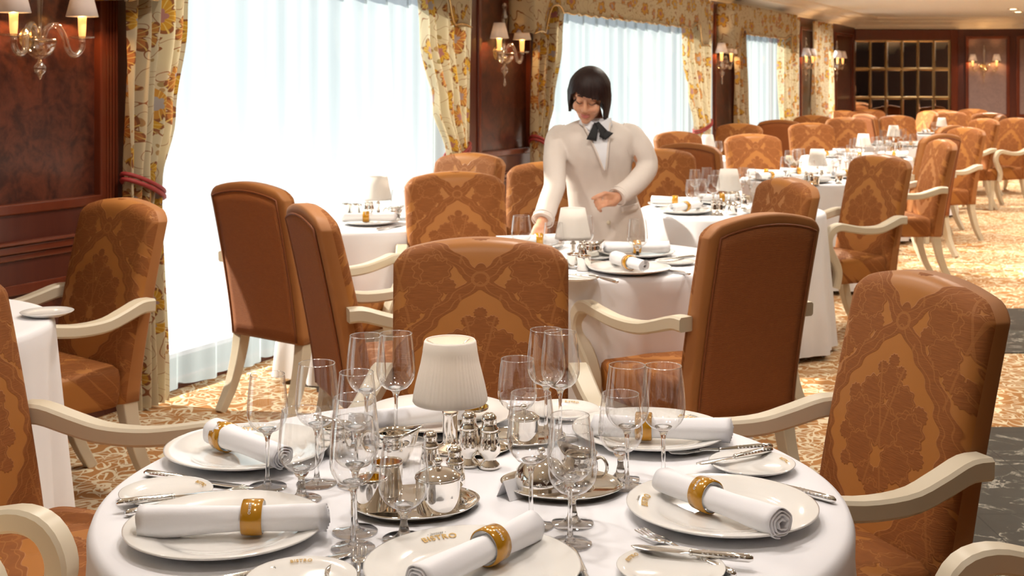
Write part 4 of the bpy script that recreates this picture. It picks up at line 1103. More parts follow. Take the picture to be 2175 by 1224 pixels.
# (plate px, text heading px, napkin start px, end px, napkin kind, ring fraction, words)
SET = [((479, 1118), None, (300, 1098), (690, 1092), 'napkin_a', 0.03, 'front table plate nearest the lower corner armchair, napkin lying straight across it'),
       ((527, 952), None, (447, 912), (612, 975), 'napkin_b', -0.08, 'front table plate at the far side of the small bread plate with crossed knife'),
       ((932, 880), None, (760, 893), (990, 862), 'napkin_c', 0.12, 'front table plate behind the pleated lamp'),
       ((1381, 915), None, (1262, 898), (1552, 910), 'napkin_c', -0.035, 'front table plate nearest the ribbed-back armchair'),
       ((1533, 1077), (1370, 1062), (1412, 1015), (1655, 1105), 'napkin_c', -0.03, 'front table plate nearest the marble floor'),
       ((1003, 1206), (945, 1152), (885, 1228), (1130, 1112), 'napkin_c', 0.03, 'front table plate closest to us with gold lettering')]
PW = ['beside the lower corner armchair', 'behind the bread plate with a knife across', 'behind the pleated lamp', 'in front of the ribbed-back armchair', 'nearest the marble floor', 'closest to us at the table edge']
for k, (pp, tp, n0, n1, kind, rf, w) in enumerate(SET):
    p = at(*pp, 0.765); p.z = ZC
    rz = toward_centre(p) if tp is None else (lambda q: atan2(q.y - p.y, q.x - p.x) - pi / 2)(at(*tp, 0.768))
    if tp is None: rz += 2.2 if k in (0, 1) else (pi if k in (2, 3) else 0)
    spawn('dinner_plate', p, rz, 'white dinner plate on the front table, ' + PW[k], 'plate', GP)
    a, mid = ang(n0, n1, 0.79); zn = ZC + 0.0125 if k != 2 else ZC + 0.0125
    spawn(kind, (mid.x, mid.y, zn), a, 'white rolled napkin on the front table plate ' + PW[k], 'napkin', GN)
    d = Vector((cos(a), sin(a), 0)); q = mid + d * rf
    spawn('napkin_ring', (q.x, q.y, zn - 0.001), a, 'gold ring on the front table plate ' + PW[k], 'napkin ring', GR)
for pp, tp, w in (((353, 1047), (418, 1030), 'with a knife across, by the lower corner armchair'), ((1597, 986), None, 'with a knife resting on its far edge, beside the cream chair arm'),
                  ((640, 1232), (640, 1200), 'lettered, half out of frame beside the fork'), ((1425, 1208), (1348, 1186), 'under a knife in front of the plate nearest the marble floor'), ((1196, 872), None, 'at the back of the front table behind the tall glasses')):
    p = at(*pp, 0.76); p.z = ZC
    rz = toward_centre(p) + pi if tp is None else (lambda q: atan2(q.y - p.y, q.x - p.x) - pi / 2)(at(*tp, 0.762))
    spawn('bread_plate', p, rz, 'white bread plate ' + w, 'bread plate', GB)
def cut(key, p0, p1, label, cat, z=ZC, flip=False):
    "cutlery with its handle end at p0 and tip toward p1"
    a, mid = ang(p0, p1, z + 0.006); spawn(key, (mid.x, mid.y, z), a, label, cat, 'cutlery on the front table')
cut('butter_knife', (262, 1068), (475, 1043), 'silver butter knife laid across the bread plate by the lower corner armchair', 'knife', ZC + 0.0105)
cut('table_knife', (315, 1006), (522, 1034), 'dark-bladed table knife beyond the bread plate, pointing at the goblet', 'knife')
cut('table_fork', (300, 1085), (490, 1046), 'silver fork peeping from under the butter knife beside the straight napkin', 'fork')
cut('butter_knife', (1640, 955), (1478, 988), 'silver butter knife on the bread plate beside the cream chair arm', 'knife', ZC + 0.0105)
cut('table_fork', (1612, 950), (1452, 962), 'silver fork beyond the bread plate beside the cream chair arm', 'fork', ZC)
cut('table_knife', (1716, 1048), (1600, 1016), 'table knife with only its handle end showing past the plate near the marble floor', 'knife', ZC)
cut('butter_knife', (1606, 1189), (1328, 1160), 'silver butter knife across the bread plate below the plate near the marble floor', 'knife', ZC + 0.0105)
cut('table_fork', (1560, 1222), (1362, 1131), 'silver fork with tines showing beside the large plate near the marble floor', 'fork')
cut('table_fork', (758, 1290), (764, 1166), 'upright-looking silver fork beside the lettered plate closest to us', 'fork')
cut('table_knife', (1262, 1262), (1216, 1172), 'silver knife beside the lettered plate closest to us', 'knife')
cut('table_knife', (470, 1235), (706, 1184), 'silver knife pointing past the lettered bread plate', 'knife')
cut('soup_spoon', (690, 1330), (728, 1190), 'silver spoon at the bottom edge beside the fork closest to us', 'spoon')
GG = 'glasses on the front table'
for key, px, py, lab in (
    ('wine_glass', 568, 1036, 'tall wine glass nearest the butter knife, rim over the carpet'),
    ('goblet', 640, 1062, 'short-stemmed water goblet beside the glass nearest the butter knife'),
    ('tall_wine_glass', 673, 1028, 'tall wine glass just behind the short goblet by the napkin plate'),
    ('tall_wine_glass', 778, 944, 'wine glass behind the stack of glasses, next to the side-on armchair'),
    ('tall_wine_glass', 841, 938, 'tall wine glass standing close to the pleated lamp shade'),
    ('wine_glass', 757, 1030, 'wine glass in the middle of the overlapping row before the lamp'),
    ('tall_wine_glass', 754, 1130, 'tall wine glass behind the front glass of the overlapping row'),
    ('wine_glass', 750, 1166, 'front wine glass of the overlapping row, behind the fork'),
    ('goblet', 858, 1146, 'short goblet standing in front of the silver tray'),
    ('tall_wine_glass', 1160, 926, 'tallest-looking wine glass in front of the central damask chair'),
    ('tall_wine_glass', 1190, 934, 'wine glass overlapped by the tallest-looking one before the damask chair'),
    ('goblet', 1099, 924, 'short goblet behind, just beside the lamp shade'),
    ('tall_wine_glass', 1128, 1118, 'tall wine glass with stem behind the closest napkin tip'),
    ('goblet', 1216, 1113, 'short goblet hidden inside the big glass by the silver dome'),
    ('wine_glass', 1211, 1156, 'wine glass with wide foot in front of the tilted silver dish'),
    ('goblet', 1318, 1018, 'short goblet of the trio near the ribbed-back chair'),
    ('tall_wine_glass', 1332, 1034, 'tall glass in the middle of the trio near the ribbed-back chair'),
    ('tall_wine_glass', 1409, 1036, 'tall glass beside the napkin tip near the ribbed-back chair')):
    put(key, px, py, 0, lab, 'goblet' if 'goblet' in key else 'wine glass', GG)
put('table_lamp', 956, 957, 0.3, 'small table lamp with pleated cream shade on the front table', 'lamp', zref=ZC)
GS = 'silverware on the front table'
a_tray = 0.25
put('oval_tray', 884, 1080, a_tray, 'oval silver tray carrying pots, behind the closest plate', 'tray', GS, scale=1.08)
put('oval_tray', 1192, 1040, -0.2, 'oval silver tray under the domed dish', 'tray', GS, scale=1.0)
put('oval_tray', 1110, 935, 0.1, 'oval silver tray under the small lidded pot behind the glasses', 'tray', GS, scale=0.86)
put('oval_tray', 1010, 957, 0.0, 'oval silver tray behind the pair of shakers', 'tray', GS, scale=0.7)
ZT_ = ZC + 0.006
put('sugar_pot', 930, 1088, 0.4, 'lidded silver sugar pot on the tray behind the closest plate', 'sugar pot', GS, z=ZT_, scale=1.02)
put('open_jar', 822, 1050, 0, 'silver jar with gilt inside on the tray of pots', 'jar', GS, z=ZT_)
put('open_jar', 790, 1082, 0, 'silver jar at the edge of the tray, seen through the glasses', 'jar', GS, z=ZT_, scale=0.95)
put('shaker', 914, 1020, 0, 'silver shaker behind the lidded sugar pot, further one', 'shaker', GS)
put('shaker', 966, 1056, 0, 'silver shaker standing right beside the lidded sugar pot', 'shaker', GS)
put('shaker', 996, 990, 0, 'silver shaker nearer the lamp stem of the pair under the shade', 'shaker', GS, scale=1.15)
put('shaker', 1039, 994, 0, 'silver shaker further from the lamp stem of the pair under the shade', 'shaker', GS, scale=1.15)
put('silver_bowl', 1000, 900, 0, 'gilt-lined silver bowl behind the pair of shakers', 'bowl', GS)
put('creamer', 838, 985, -0.1, 'silver cream jug with open spout beyond the overlapping row of glasses', 'jug', GS, scale=1.0)
put('creamer', 712, 965, 2.6, 'silver cream jug half hidden behind the overlapping row of glasses', 'jug', GS, scale=0.95)
put('butter_dome', 1150, 1040, 0, 'domed silver butter dish on the tray beside the white card', 'butter dish', GS, z=ZT_, scale=0.92)
put('creamer', 1232, 1026, 2.5, 'silver cream jug on the tray beside the domed butter dish', 'jug', GS, z=ZT_, scale=0.9)
put('sugar_pot', 1112, 940, 0.2, 'small lidded silver pot seen through the glasses behind the table centre', 'sugar pot', GS, z=ZC + 0.005, scale=0.85)
b = MB()
p0 = at(1083, 1066, ZC); p1 = at(1186, 1038, ZC)
a = atan2(p1.y - p0.y, p1.x - p0.x); L = (p1 - p0).length
b.add([(-L / 2, 0.0, 0), (L / 2, 0.0, 0), (L / 2, 0.018, 0.030), (-L / 2, 0.018, 0.030), (-L / 2, 0.036, 0), (L / 2, 0.036, 0)], [(0, 1, 2, 3), (3, 2, 5, 4)], 0, False)
o = solid(b.build('folded_card', MT['paper']), 0.0008); o.location = ((p0 + p1) / 2); o.rotation_euler = (0, 0, a)
tag(o, 'folded white card leaning before the domed butter dish', 'card')

# ================================================================== the waitress's table
def set_plate(px, py, lab, kplate='dinner_plate_plain', z=0.765):
    p = at(px, py, z); p.z = ZC; spawn(kplate, p, 0, lab, 'plate', 'dinner plates further back'); return p
def set_napkin(p, a, lab, kind='napkin_c', rf=-0.02, ring=True, w=''):
    spawn(kind, (p.x, p.y, ZC + 0.0125), a, lab, 'napkin', 'rolled napkins further back')
    if ring: spawn('napkin_ring', (p.x + rf * cos(a), p.y + rf * sin(a), ZC + 0.0115), a, 'gold ring on the ' + lab.replace('white ', ''), 'napkin ring', 'napkin rings further back')
p = set_plate(1337, 570, 'white plate at the near edge of the waitress table'); set_napkin(p, radians(-68), 'white napkin pointing at us on the waitress table', 'napkin_b', 0.0)
p = set_plate(1352, 536, 'white plate across the waitress table, touching her jacket in view'); set_napkin(p, radians(3), 'white napkin lying crosswise on the waitress table', 'napkin_c', 0.0)
p = set_plate(1120, 520, 'white plate the waitress is laying, mostly hidden by the front chair'); set_napkin(p, radians(10), 'white napkin under the waitress reaching hand', 'napkin_c', 0.05)
for px, py, lab in ((1435, 556, 'bread plate at the waitress table edge beside the ribbed-back chair'), (1226, 590, 'bread plate on the waitress table beside the front chair corner'), (1262, 545, 'bread plate behind the shakers on the waitress table')):
    p = at(px, py, 0.76); spawn('bread_plate_plain', (p.x, p.y, ZC), 0, lab, 'bread plate', 'bread plates further back')
def cut2(key, p0, p1, label, cat, z=ZC):
    a, mid = ang(p0, p1, z + 0.006); spawn(key, (mid.x, mid.y, z), a, label, cat, 'cutlery further back')
cut2('butter_knife', (1475, 545), (1400, 552), 'silver knife on the bread plate beside the ribbed-back chair', 'knife', ZC + 0.0105)
cut2('table_knife', (1452, 580), (1385, 570), 'silver knife at the cloth edge beside the pointing napkin', 'knife')
cut2('butter_knife', (1256, 588), (1190, 582), 'silver knife on the bread plate beside the front chair corner', 'knife', ZC + 0.0105)
cut2('table_fork', (1306, 598), (1250, 584), 'silver fork at the near cloth edge of the waitress table', 'fork')
for key, px, py, lab in (('goblet', 1354, 552, 'goblet in front of the waitress jacket, between two napkins'), ('goblet', 1107, 542, 'goblet beside the waitress reaching hand'), ('goblet', 1176, 562, 'goblet between the waitress hand and the lamp'), ('goblet', 1240, 542, 'goblet right behind the lamp on the waitress table')):
    put(key, px, py, 0, lab, 'goblet', 'goblets on the waitress table', scale=1.05)
put('small_lamp', 1217, 558, 0, 'small white-shaded lamp on the waitress table', 'lamp', 'white-shaded lamps further back')
for key, px, py, lab, cat, sc in (('shaker', 1237, 562, 'silver shaker beside the lamp on the waitress table', 'shaker', 1.1), ('open_jar', 1219, 570, 'silver jar before the lamp on the waitress table', 'jar', 1.0), ('open_jar', 1240, 575, 'silver jar behind the bread plate on the waitress table', 'jar', 1.0), ('creamer', 1258, 548, 'silver jug beside the lamp on the waitress table', 'jug', 1.0)):
    put(key, px, py, 0.3, lab, cat, 'silverware on the waitress table', scale=sc)
put('oval_tray', 1232, 566, 0.2, 'silver tray under the jars on the waitress table', 'tray', z=ZC - 0.001)

# ================================================================== window tables and the row beyond
def lamp_far(px, Y, lab):
    X = (px - CX) / F * Y; return spawn('small_lamp', (X, Y, ZC), 0, lab, 'lamp', 'white-shaded lamps further back')
p = at(784, 470, 0.765); p.z = ZC; spawn('dinner_plate_plain', p, 0, 'white plate on the glaring window table', 'plate', 'dinner plates further back')
set_napkin(p, radians(4), 'white napkin crosswise on the glaring window table', 'napkin_c', -0.015)
lamp_far(803, 6.55, 'small white-shaded lamp glaring on the window table')
for key, px, py, lab, cat in (('open_jar', 736, 455, 'amber-looking silver jar on the glaring window table', 'jar'), ('open_jar', 757, 456, 'second silver jar on the glaring window table, near the napkin ring', 'jar'), ('shaker', 778, 458, 'silver shaker on the glaring window table, nearer the jars', 'shaker'), ('shaker', 787, 458, 'silver shaker on the glaring window table, nearer the lamp', 'shaker'),
                              ('creamer', 838, 466, 'silver jug on the glaring window table', 'jug'), ('goblet', 846, 468, 'goblet beside the jug on the glaring window table', 'goblet')):
    put(key, px, py, 0.5, lab, cat, 'things on the glaring window table')
cut2('table_knife', (800, 488), (852, 478), 'silver knife at the edge of the glaring window table', 'knife')
p = at(100, 664, 0.76); spawn('bread_plate_plain', (p.x, p.y, ZC), 0, 'bread plate on the half-seen table by the burl wall', 'bread plate', 'bread plates further back')
ORD = {'a': 'first table beyond the waitress', 'b': 'second table beyond the waitress', 'c': 'third table beyond the waitress', 'd': 'fourth table beyond the waitress', 'e': 'furthest lamp-lit table'}
def clear(c, pts, r): return [q for q in pts if (Vector(q[:2]) - Vector(c[:2])).length < r]
def far_table(T, key, lamp, plates, glasses, goblets, shakers, jars):
    n = ORD[key]; cx_, cy_, R = T
    lamp_far(*lamp, 'small white-shaded lamp on the ' + n)
    for k, a in enumerate(plates):
        x, y = cx_ + (R - 0.17) * cos(radians(a)), cy_ + (R - 0.17) * sin(radians(a))
        spawn('dinner_plate_plain', (x, y, ZC), 0, 'white plate on the ' + n, 'plate', 'plates on the ' + n)
        ra = radians(a) + (pi / 2 if k % 2 else 0.3)
        spawn('napkin_c', (x, y, ZC + 0.0125), ra, 'white rolled napkin on the ' + n, 'napkin', 'napkins on the ' + n)
        spawn('napkin_ring', (x, y, ZC + 0.0115), ra, 'gold napkin ring on the ' + n, 'napkin ring', 'napkin rings on the ' + n)
    for px, py in glasses: put('small_glass', px, py, 0, 'wine glass on the ' + n, 'wine glass', 'wine glasses on the ' + n)
    for px, py in goblets: put('small_goblet', px, py, 0, 'water goblet on the ' + n, 'goblet', 'goblets on the ' + n)
    for px, py in shakers: put('shaker', px, py, 0, 'silver shaker on the ' + n, 'shaker', 'shakers on the ' + n)
    for px, py in jars: put('open_jar', px, py, 0, 'silver jar on the ' + n, 'jar', 'jars on the ' + n)
far_table(T2, 'a', (1548, 7.1), [213, 300, 20, 90, 150], [(1476, 434), (1501, 428), (1515, 450), (1524, 436), (1579, 428), (1594, 430)], [(1470, 440), (1488, 438), (1605, 430), (1562, 425)], [(1516, 458), (1530, 458), (1566, 440), (1580, 446)], [(1545, 452), (1556, 456)])
far_table(T3, 'b', (1736, 9.15), [200, 260, 150, 90, 20], [(1676, 378), (1692, 374), (1701, 372), (1770, 376), (1784, 368), (1776, 384), (1797, 372), (1808, 380)], [(1668, 378), (1760, 382), (1812, 372), (1720, 386)], [(1712, 392), (1722, 394), (1745, 388)], [(1732, 392), (1782, 390)])
far_table(T4, 'c', (1834, 11.75), [200, 260, 340, 90], [(1858, 338), (1868, 336), (1812, 344), (1880, 338), (1820, 340)], [(1872, 344), (1846, 346), (1806, 346)], [(1852, 350), (1826, 350)], [(1838, 350)])
far_table(T5, 'd', (1898, 13.9), [200, 260, 330], [(1876, 318), (1908, 316), (1918, 314)], [(1928, 318), (1886, 322), (1940, 316)], [(1896, 322), (1906, 322), (1912, 320)], [(1890, 323)])
far_table(T6, 'e', (2000, 16.8), [220, 300], [], [(1965, 285), (1984, 284)], [(1990, 284)], [])
lamp_far(1503, 11.6, 'bright white-shaded lamp under the second window end')
put('small_goblet', 1526, 336, 0, 'goblet beside the bright lamp under the second window end', 'goblet')
p = at(1478, 342, 0.765); spawn('dinner_plate_plain', (p.x, p.y, ZC), 0, 'white plate beside the bright lamp under the second window end', 'plate', 'dinner plates further back')
# ================================================================== the waitress
PY = 5.95
SC = F / PY; PX0 = (1260 - CX) / SC
def lp(px, py, y=0.0):
    "local point of the figure seen at pixel, y = how far behind her own plane"
    Y = PY + y; return Vector(((px - CX) / F * Y - PX0, y, H - (py - HY) / F * Y))
wt = empty('person', (PX0, PY, 0))
tag(wt, 'waitress in ivory jacket and black bow tie leaning over a table', 'person')
def voxel(b, name, m, vs, parent, smooth=6, factor=0.5):
    o = b.build('tmp', m)
    r = o.modifiers.new('r', 'REMESH'); r.mode = 'VOXEL'; r.voxel_size = vs; r.use_smooth_shade = True
    if smooth: s_ = o.modifiers.new('s', 'SMOOTH'); s_.iterations = smooth; s_.factor = factor
    dg = bpy.context.evaluated_depsgraph_get(); dg.update()
    me = bpy.data.meshes.new_from_object(o.evaluated_get(dg)); bpy.data.objects.remove(o)
    me.name = name; me.materials.clear(); me.materials.append(m)
    me.polygons.foreach_set('use_smooth', [True] * len(me.polygons))
    o = bpy.data.objects.new(name, me); col.objects.link(o); o.parent = parent; return o
def loft(b, rings, n=32, e=0.85):
    "rings: (z, rx, ry, cx, cy)"
    K = (len(rings) - 1) * 5
    def fn(u, v):
        t = v * (len(rings) - 1); i = min(int(t), len(rings) - 2); t -= i
        q = [rings[max(i - 1, 0)], rings[i], rings[i + 1], rings[min(i + 2, len(rings) - 1)]]
        c = [0.5 * ((2 * q[1][k]) + (q[2][k] - q[0][k]) * t + (2 * q[0][k] - 5 * q[1][k] + 4 * q[2][k] - q[3][k]) * t * t + (3 * q[1][k] - 3 * q[2][k] + q[3][k] - q[0][k]) * t ** 3) for k in range(5)]
        a = 2 * pi * u
        return (c[3] + c[1] * math.copysign(abs(cos(a)) ** e, cos(a)), c[4] + c[2] * math.copysign(abs(sin(a)) ** e, sin(a)), c[0])
    b.grid(fn, n, K, cu=True)
    # caps
    k0 = len(b.v) - n * (K + 1); b.f += [tuple(reversed(range(k0, k0 + n))), tuple(range(len(b.v) - n, len(b.v)))]; b.m += [0, 0]; b.s += [True, True]
TORSO = [(0.56, .182, .128, .066, .085), (0.70, .186, .132, .066, .08), (0.82, .176, .126, .064, .06), (0.93, .160, .112, .040, .030), (1.02, .158, .112, .022, .0), (1.11, .172, .118, .010, -.028), (1.17, .186, .108, .006, -.040), (1.215, .188, .088, .004, -.046), (1.248, .140, .070, .004, -.050), (1.275, .075, .058, .004, -.055)]
def at_torso(z):
    for p, q in zip(TORSO, TORSO[1:]):
        if z <= q[0]: t = (z - p[0]) / (q[0] - p[0]); return [lerp(a, c, t) for a, c in zip(p, q)]
    return TORSO[-1]
def front(x, z, off=0.0, e=0.85):
    "point on the chest's front surface"
    _, rx, ry, cx_, cy_ = at_torso(z); k = min(0.995, abs(x - cx_) / rx)
    s_ = (1 - k ** (2 / e)) ** (e / 2)
    return Vector((x, cy_ - ry * s_ - off, z))
# her reaching arm and her folded arm
shR = Vector((-.168, -.035, 1.196)); elR = lp(1178, 392, -.20); wrR = lp(1153, 468, -.36)
shL = Vector((.172, -.040, 1.205)); elL = lp(1374, 356, -.06); wrL = lp(1312, 418, -.22)
b = MB(); loft(b, TORSO)
def sleeve(b, pts, rad):
    P = spline(pts, 24); n = len(rad) - 1
    R_ = []
    for i in range(len(P)):
        t = i / (len(P) - 1) * n; k = min(int(t), n - 1); R_.append(lerp(rad[k], rad[k + 1], t - k))
    b.tube(P, R_, 20)
sleeve(b, [shR + Vector((.05, 0, .0)), shR, lerp(shR, elR, .5) + Vector((-.008, 0, .012)), elR, lerp(elR, wrR, .5), wrR], [.048, .053, .053, .050, .048, .047])
sleeve(b, [shL + Vector((-.05, 0, .0)), shL, lerp(shL, elL, .5) + Vector((.012, 0, .012)), elL, lerp(elL, wrL, .5) + Vector((.004, -.01, -.012)), wrL], [.048, .053, .053, .052, .049, .044])
for p in (shR, shL): b.ell(p + Vector((0, 0, .002)), (.050, .054, .047))
for sx in (-1, 1): b.ell((0.008 + sx * .078, -.098, 1.115), (.066, .030, .060))
jk = voxel(b, 'jacket', MT['jacket'], 0.0075, wt, 4)
tx = bpy.data.textures.new('creases', 'CLOUDS'); tx.noise_scale = 0.07
dm = jk.modifiers.new('d', 'DISPLACE'); dm.texture = tx; dm.strength = 0.005; dm.mid_level = 0.5
def cuff(el, wr, r):
    d = (wr - el).normalized(); u_ = d.cross(Vector((0, 0, 1))).normalized(); w_ = d.cross(u_); b = MB()
    for o_, k in ((0.002, 1.0), (-0.020, 0.985)): b.tube([wr + d * o_ + (u_ * cos(2 * pi * i / 28) + w_ * sin(2 * pi * i / 28)) * (r * k) for i in range(28)], 0.0035, 6, closed=True)
    b.build('cuff_edge', MT['jacket'], jk)
cuff(lerp(elR, wrR, .5), wrR, .0475); cuff(lerp(elL, wrL, .5), wrL, .0435)
for sx, sh in ((-1, shR), (1, shL)):                # armhole seams
    b = MB(); b.tube(spline([sh + Vector((sx * -.030, -.010, .056)), sh + Vector((sx * -.040, -.064, .024)), sh + Vector((sx * -.030, -.076, -.035)), sh + Vector((sx * -.012, -.066, -.090))], 14), 0.0022, 6); b.build('armhole_seam', MT['jacket'], jk)
# body (one skin: head, neck, trunk, arms, hands, legs)
HC = lp(1251, 203, -.13); HC.z += 0.0
Rh = Matrix.Rotation(radians(-13), 3, 'Z') @ Matrix.Rotation(radians(6), 3, 'Y') @ Matrix.Rotation(radians(24), 3, 'X')
def hd(x, y, z): return HC + Rh @ Vector((x, y, z))
b = MB()
def he(c, r, n=20, m=14): b.ell(hd(*c), r, Rh, n, m)
he((0, .014, .022), (.070, .088, .090)); he((0, -.022, -.045), (.058, .062, .062)); he((0, -.040, -.072), (.043, .042, .038)); he((0, -.066, -.096), (.021, .019, .016))
he((0, -.045, .03), (.058, .038, .045))
for s in (-1, 1):
    he((s * .036, -.058, -.030), (.027, .028, .028)); he((s * .030, -.070, .006), (.0165, .0135, .0105), 14, 10); he((s * .011, -.088, -.036), (.0085, .010, .0075), 10, 8)
    he((s * .071, .012, -.012), (.007, .017, .027), 10, 10); he((s * .030, -.068, .026), (.022, .012, .008), 12, 8)
b.capsule(hd(0, -.078, .012), hd(0, -.095, -.030), .0085, .0115); he((0, -.097, -.032), (.0115, .011, .0095), 12, 10)
he((0, -.079, -.062), (.022, .013, .010), 14, 10); he((0, -.079, -.070), (.018, .012, .009), 14, 10)
nk = Vector((.004, -.050, 1.225)); b.capsule(nk, hd(0, .02, -.06), .052, .048, 16)
loft(b, [(z, rx - .02, ry - .02, cx_, cy_) for z, rx, ry, cx_, cy_ in TORSO[:-1]])
for sh, el, wr in ((shR, elR, wrR), (shL, elL, wrL)): b.capsule(sh, el, .045, .036, 12); b.capsule(el, wr, .036, .0245, 12)
for s in (-1, 1):
    hp = Vector((.066 + s * .085, .085, .62)); kn = Vector((.066 + s * .085, .06, .42)); an = Vector((.066 + s * .08, .10, .075))
    b.capsule(hp, kn, .082, .052, 14); b.capsule(kn, an, .052, .034, 14); b.capsule(an + Vector((0, 0, -.035)), an + Vector((s * .015, -.14, -.047)), .033, .028, 12)
def finger(pts, r0, r1):
    for i in range(len(pts) - 1):
        t0, t1 = i / (len(pts) - 1), (i + 1) / (len(pts) - 1); b.capsule(pts[i], pts[i + 1], lerp(r0, r1, t0), lerp(r0, r1, t1), 10)
# folded hand: knuckles toward us, fingers curling in below the ring
h0 = lp(1304, 424, -.245); h1 = lp(1283, 424, -.29)
b.capsule(wrL, h0, .025, .026, 12); b.capsule(h0 + Vector((0, 0, .014)), h1 + Vector((0, 0, .014)), .019, .016, 12); b.capsule(h0 + Vector((0, .0, -.014)), h1 + Vector((.006, .0, -.018)), .018, .015, 12)
ringp = None
for k in range(4):
    q0 = h1 + Vector((.004 + .004 * k, -.002, .024 - .0155 * k)); L = (.030, .034, .032, .026)[k]
    q1 = q0 + Vector((-L, -.010, -.006)); q2 = q1 + Vector((-.004, .012, -.014)) + Vector((-.010, 0, 0)); q3 = q2 + Vector((.010, .012, -.010))
    finger([q0, q1, q2, q3], .0088, .0072)
    if k == 1: ringp = (lerp(q0, q1, .55), q1 - q0)
finger([h0 + Vector((-.004, -.012, .024)), h1 + Vector((.000, -.018, .030)), h1 + Vector((-.030, -.020, .018)), h1 + Vector((-.052, -.014, .006))], .0105, .0078)
# reaching hand: palm down, fingers about the napkin
g0 = lp(1147, 484, -.40); g1 = lp(1138, 505, -.425)
b.capsule(wrR, g0, .0245, .026, 12); b.capsule(g0 + Vector((-.012, 0, 0)), g1 + Vector((-.014, 0, 0)), .019, .017, 12); b.capsule(g0 + Vector((.012, 0, 0)), g1 + Vector((.012, 0, 0)), .019, .016, 12)
for k in range(4):
    q0 = g1 + Vector((-.026 + .0165 * k, -.002, -.004)); L = (.026, .032, .034, .030)[k]
    finger([q0, q0 + Vector((-.008, -.022, -L * .8)), q0 + Vector((-.006, -.030, -L * .8 - .022)), q0 + Vector((-.002, -.026, -L * .8 - .040))], .0088, .0070)
finger([g0 + Vector((.024, -.010, -.004)), g1 + Vector((.034, -.022, -.004)), g1 + Vector((.030, -.038, -.034)), g1 + Vector((.024, -.040, -.056))], .0105, .0078)
body = voxel(b, 'body', MT['skin'], 0.0042, wt, 4)
# face details
def arc(pts, r, name, m):
    b = MB(); P = spline([hd(*p) for p in pts], 12); n = len(P)
    b.tube(P, [r * (0.35 + 0.65 * sin(pi * min(1, max(0, (i + .6) / n)))) for i in range(n)], 6); return b.build(name, m, wt)
for s in (-1, 1):
    arc([(s * .015, -.0815, .000), (s * .023, -.0850, -.0045), (s * .032, -.0842, -.005), (s * .041, -.0785, -.001), (s * .045, -.074, .001)], .0021, 'eyelash', MT['brow'])
    arc([(s * .012, -.083, .026), (s * .022, -.0845, .031), (s * .034, -.0790, .031), (s * .047, -.068, .024)], .0030, 'eyebrow', MT['brow'])
b = MB()
for dz, rz_ in ((-.0610, .0042), (-.0690, .0052)):
    def f(u, v, dz=dz, rz_=rz_):
        a = -1 + 2 * u; t = 2 * pi * v; w = sqrt(max(0.0, 1 - a * a)); x = a * .0225
        return hd(x, -.0905 + 26 * x * x * 0.9 + .0035 * cos(t) * w, dz + .0025 * abs(a) + rz_ * sin(t) * w)
    b.grid(f, 16, 10, cv=True)
b.build('lips', MT['lips'], wt)
b = MB(); b.ell(hd(.074, .008, -.044), (.006, .006, .008)); b.build('earring', MT['porcelain'], wt)
b = MB(); c_, d_ = ringp; d_ = d_.normalized(); u_ = d_.cross(Vector((0, 0, 1))).normalized(); w_ = d_.cross(u_)
b.tube([c_ + (u_ * cos(2 * pi * i / 20) + w_ * sin(2 * pi * i / 20)) * .0098 for i in range(20)], .0012, 6, closed=True); b.build('finger_ring', MT['silver'], wt)
# bob hair with a swept fringe
def hair_bottom(a):
    d = math.degrees(a); jag = 0.0025 * sin(d * 0.9) + 0.002 * sin(d * 2.9 + 1)
    return jag + hair_base(d)
def hair_base(d):                             # 0 = face front, + toward the picture's right
    return pw(d, [(-180, -.095), (-115, -.100), (-92, -.088), (-70, -.080), (-58, -.03), (-46, .026), (-30, .044), (0, .034), (26, .022), (42, .016), (52, -.01), (64, -.095), (90, -.118), (115, -.112), (180, -.095)])
def hair(u, v):
    a = -pi + 2 * pi * u; zb = hair_bottom(a); zt = .125; z = lerp(zt, zb, v ** 1.0)
    if v < 0.5: z = lerp(zt, max(zb, .05) if zb > .05 else lerp(zt, zb, .5), v / .5) if False else lerp(zt, zb, 1 - cos(v * pi / 2) if zb > 0 else v ** 1.5)
    k = max(-1, min(1, (z - .012) / .113)); r = sqrt(max(0, 1 - k * k)) if z > .012 else 1.0 - 0.10 * ((.012 - z) / .12) ** 1.5
    r = max(r, .001)
    bulge = 1 + (0.018 * sin(9 * a + 40 * z) + 0.012 * sin(31 * a + 9 * z) + 0.008 * sin(67 * a)) * min(1, v * 1.6)
    rx, ryf, ryb = .090, .098, .108
    x = rx * r * sin(a) * bulge; y = -(ryf if cos(a) > 0 else ryb) * r * cos(a) * bulge + .010
    return hd(x, y, z)
b = MB(); b.grid(hair, 96, 26, cu=True); o = solid(b.build('hair', MT['hair'], wt), 0.010, -1)
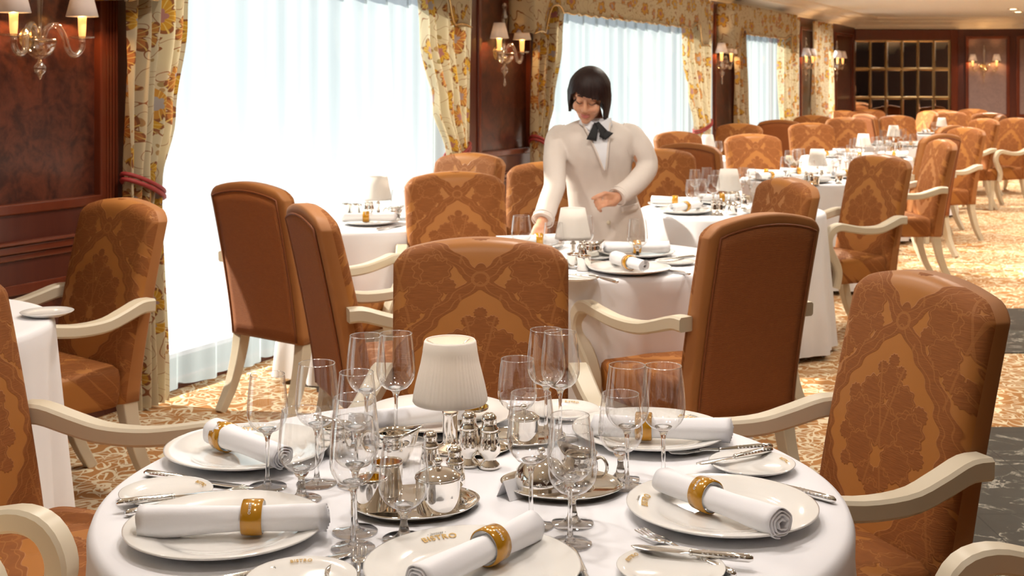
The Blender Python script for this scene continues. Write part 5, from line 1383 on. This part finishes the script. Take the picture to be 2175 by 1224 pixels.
# shirt front, collar, bow tie
def vneck(z): t = (1.272 - z) / (1.272 - 1.045); t = max(0, min(1, t)); return lerp(-.062, .040, t ** .9), lerp(.070, .048, t ** .8)
b = MB()
def sh(u, v):
    z = lerp(1.285, 1.045, v); l, r = vneck(z); x = lerp(l, r, u); return front(x, min(z, 1.272), .0175) + Vector((0, 0, max(0, z - 1.272)))
b.grid(sh, 14, 20); shirt = solid(b.build('shirt', MT['shirt'], wt), 0.004)
b = MB()
for sx, c in ((-1, [(-.060, 1.300), (-.005, 1.262), (-.022, 1.225), (-.072, 1.262)]), (1, [(.074, 1.288), (.016, 1.260), (.040, 1.222), (.080, 1.252)])):
    P = [front(x, min(z, 1.265), .024 + (.004 if k in (1, 2) else -.008)) + Vector((0, 0, max(0, z - 1.265))) for k, (x, z) in enumerate(c)]
    b2 = MB(); b2.grid(lambda u, v: lerp(lerp(P[0], P[1], u), lerp(P[3], P[2], u), v) + Vector((0, -.010 * sin(pi * u) * (1 - v), 0)), 6, 6); solid(b2.build('collar', MT['shirt'], shirt), 0.003)
for side in (0, 1):                                 # jacket edge along the neckline
    b = MB(); b.tube([front(vneck(z)[side], min(z, 1.27), .0185) + Vector((0, 0, max(0, z - 1.27))) for z in [1.285 - .24 * k / 20 for k in range(21)]], 0.0055, 8); b.build('lapel_edge', MT['jacket'], jk)
def tie_end(a, b_, c, d, y0):
    bb = MB(); P = [front(x, min(z, 1.25), y0) + Vector((0, 0, max(0, z - 1.25))) for x, z in (a, b_, c, d)]
    bb.grid(lambda u, v: lerp(lerp(P[0], P[1], u), lerp(P[3], P[2], u), v) + Vector((0, -.004 * sin(pi * v), 0)), 5, 5); solid(bb.build('bow_tie', MT['black'], wt), 0.006); 
tp = lambda px, py: (lambda q: (q.x, q.z))(lp(px, py, -.16))
tie_end(tp(1262, 261), tp(1271, 264), tp(1266, 300), tp(1245, 296), .034)
tie_end(tp(1265, 262), tp(1272, 259), tp(1288, 277), tp(1280, 297), .038)
tie_end(tp(1277, 274), tp(1302, 284), tp(1285, 297), tp(1272, 290), .036)
# pocket flap, button, skirt, shoes
b = MB(); p_ = lp(1288, 496, -.1); q_ = front(p_.x + .012, .80, .012); b.lathe([(0.0, 0.004), (0.008, 0.004), (0.010, 0.0), (0.0, -0.002)], 16, q_, ax=Matrix.Rotation(pi / 2, 3, 'X')); b.build('button', MT['cream_wood'], jk)
b = MB(); b.grid(lambda u, v: front(lerp(.125, .205, u), lerp(.875, .845, v) + .012 * u, .009), 8, 3); solid(b.build('pocket_flap', MT['jacket'], jk), 0.006)
b = MB(); loft(b, [(0.40, .165, .135, .066, .085), (0.50, .172, .132, .066, .085), (0.60, .168, .118, .066, .082), (0.66, .160, .112, .066, .08)]); b.build('skirt', MT['black'], wt)
for s in (-1, 1):
    b = MB(); a0 = Vector((.066 + s * .08, .10, .035)); b.capsule(a0 + Vector((0, .02, 0)), a0 + Vector((s * .016, -.15, -.006)), .040, .034, 14)
    for i, q in enumerate(b.v): b.v[i] = (q[0], q[1], max(0.004, q[2]) if q[2] < .02 else q[2])
    b.build('shoe', MT['black'], wt)
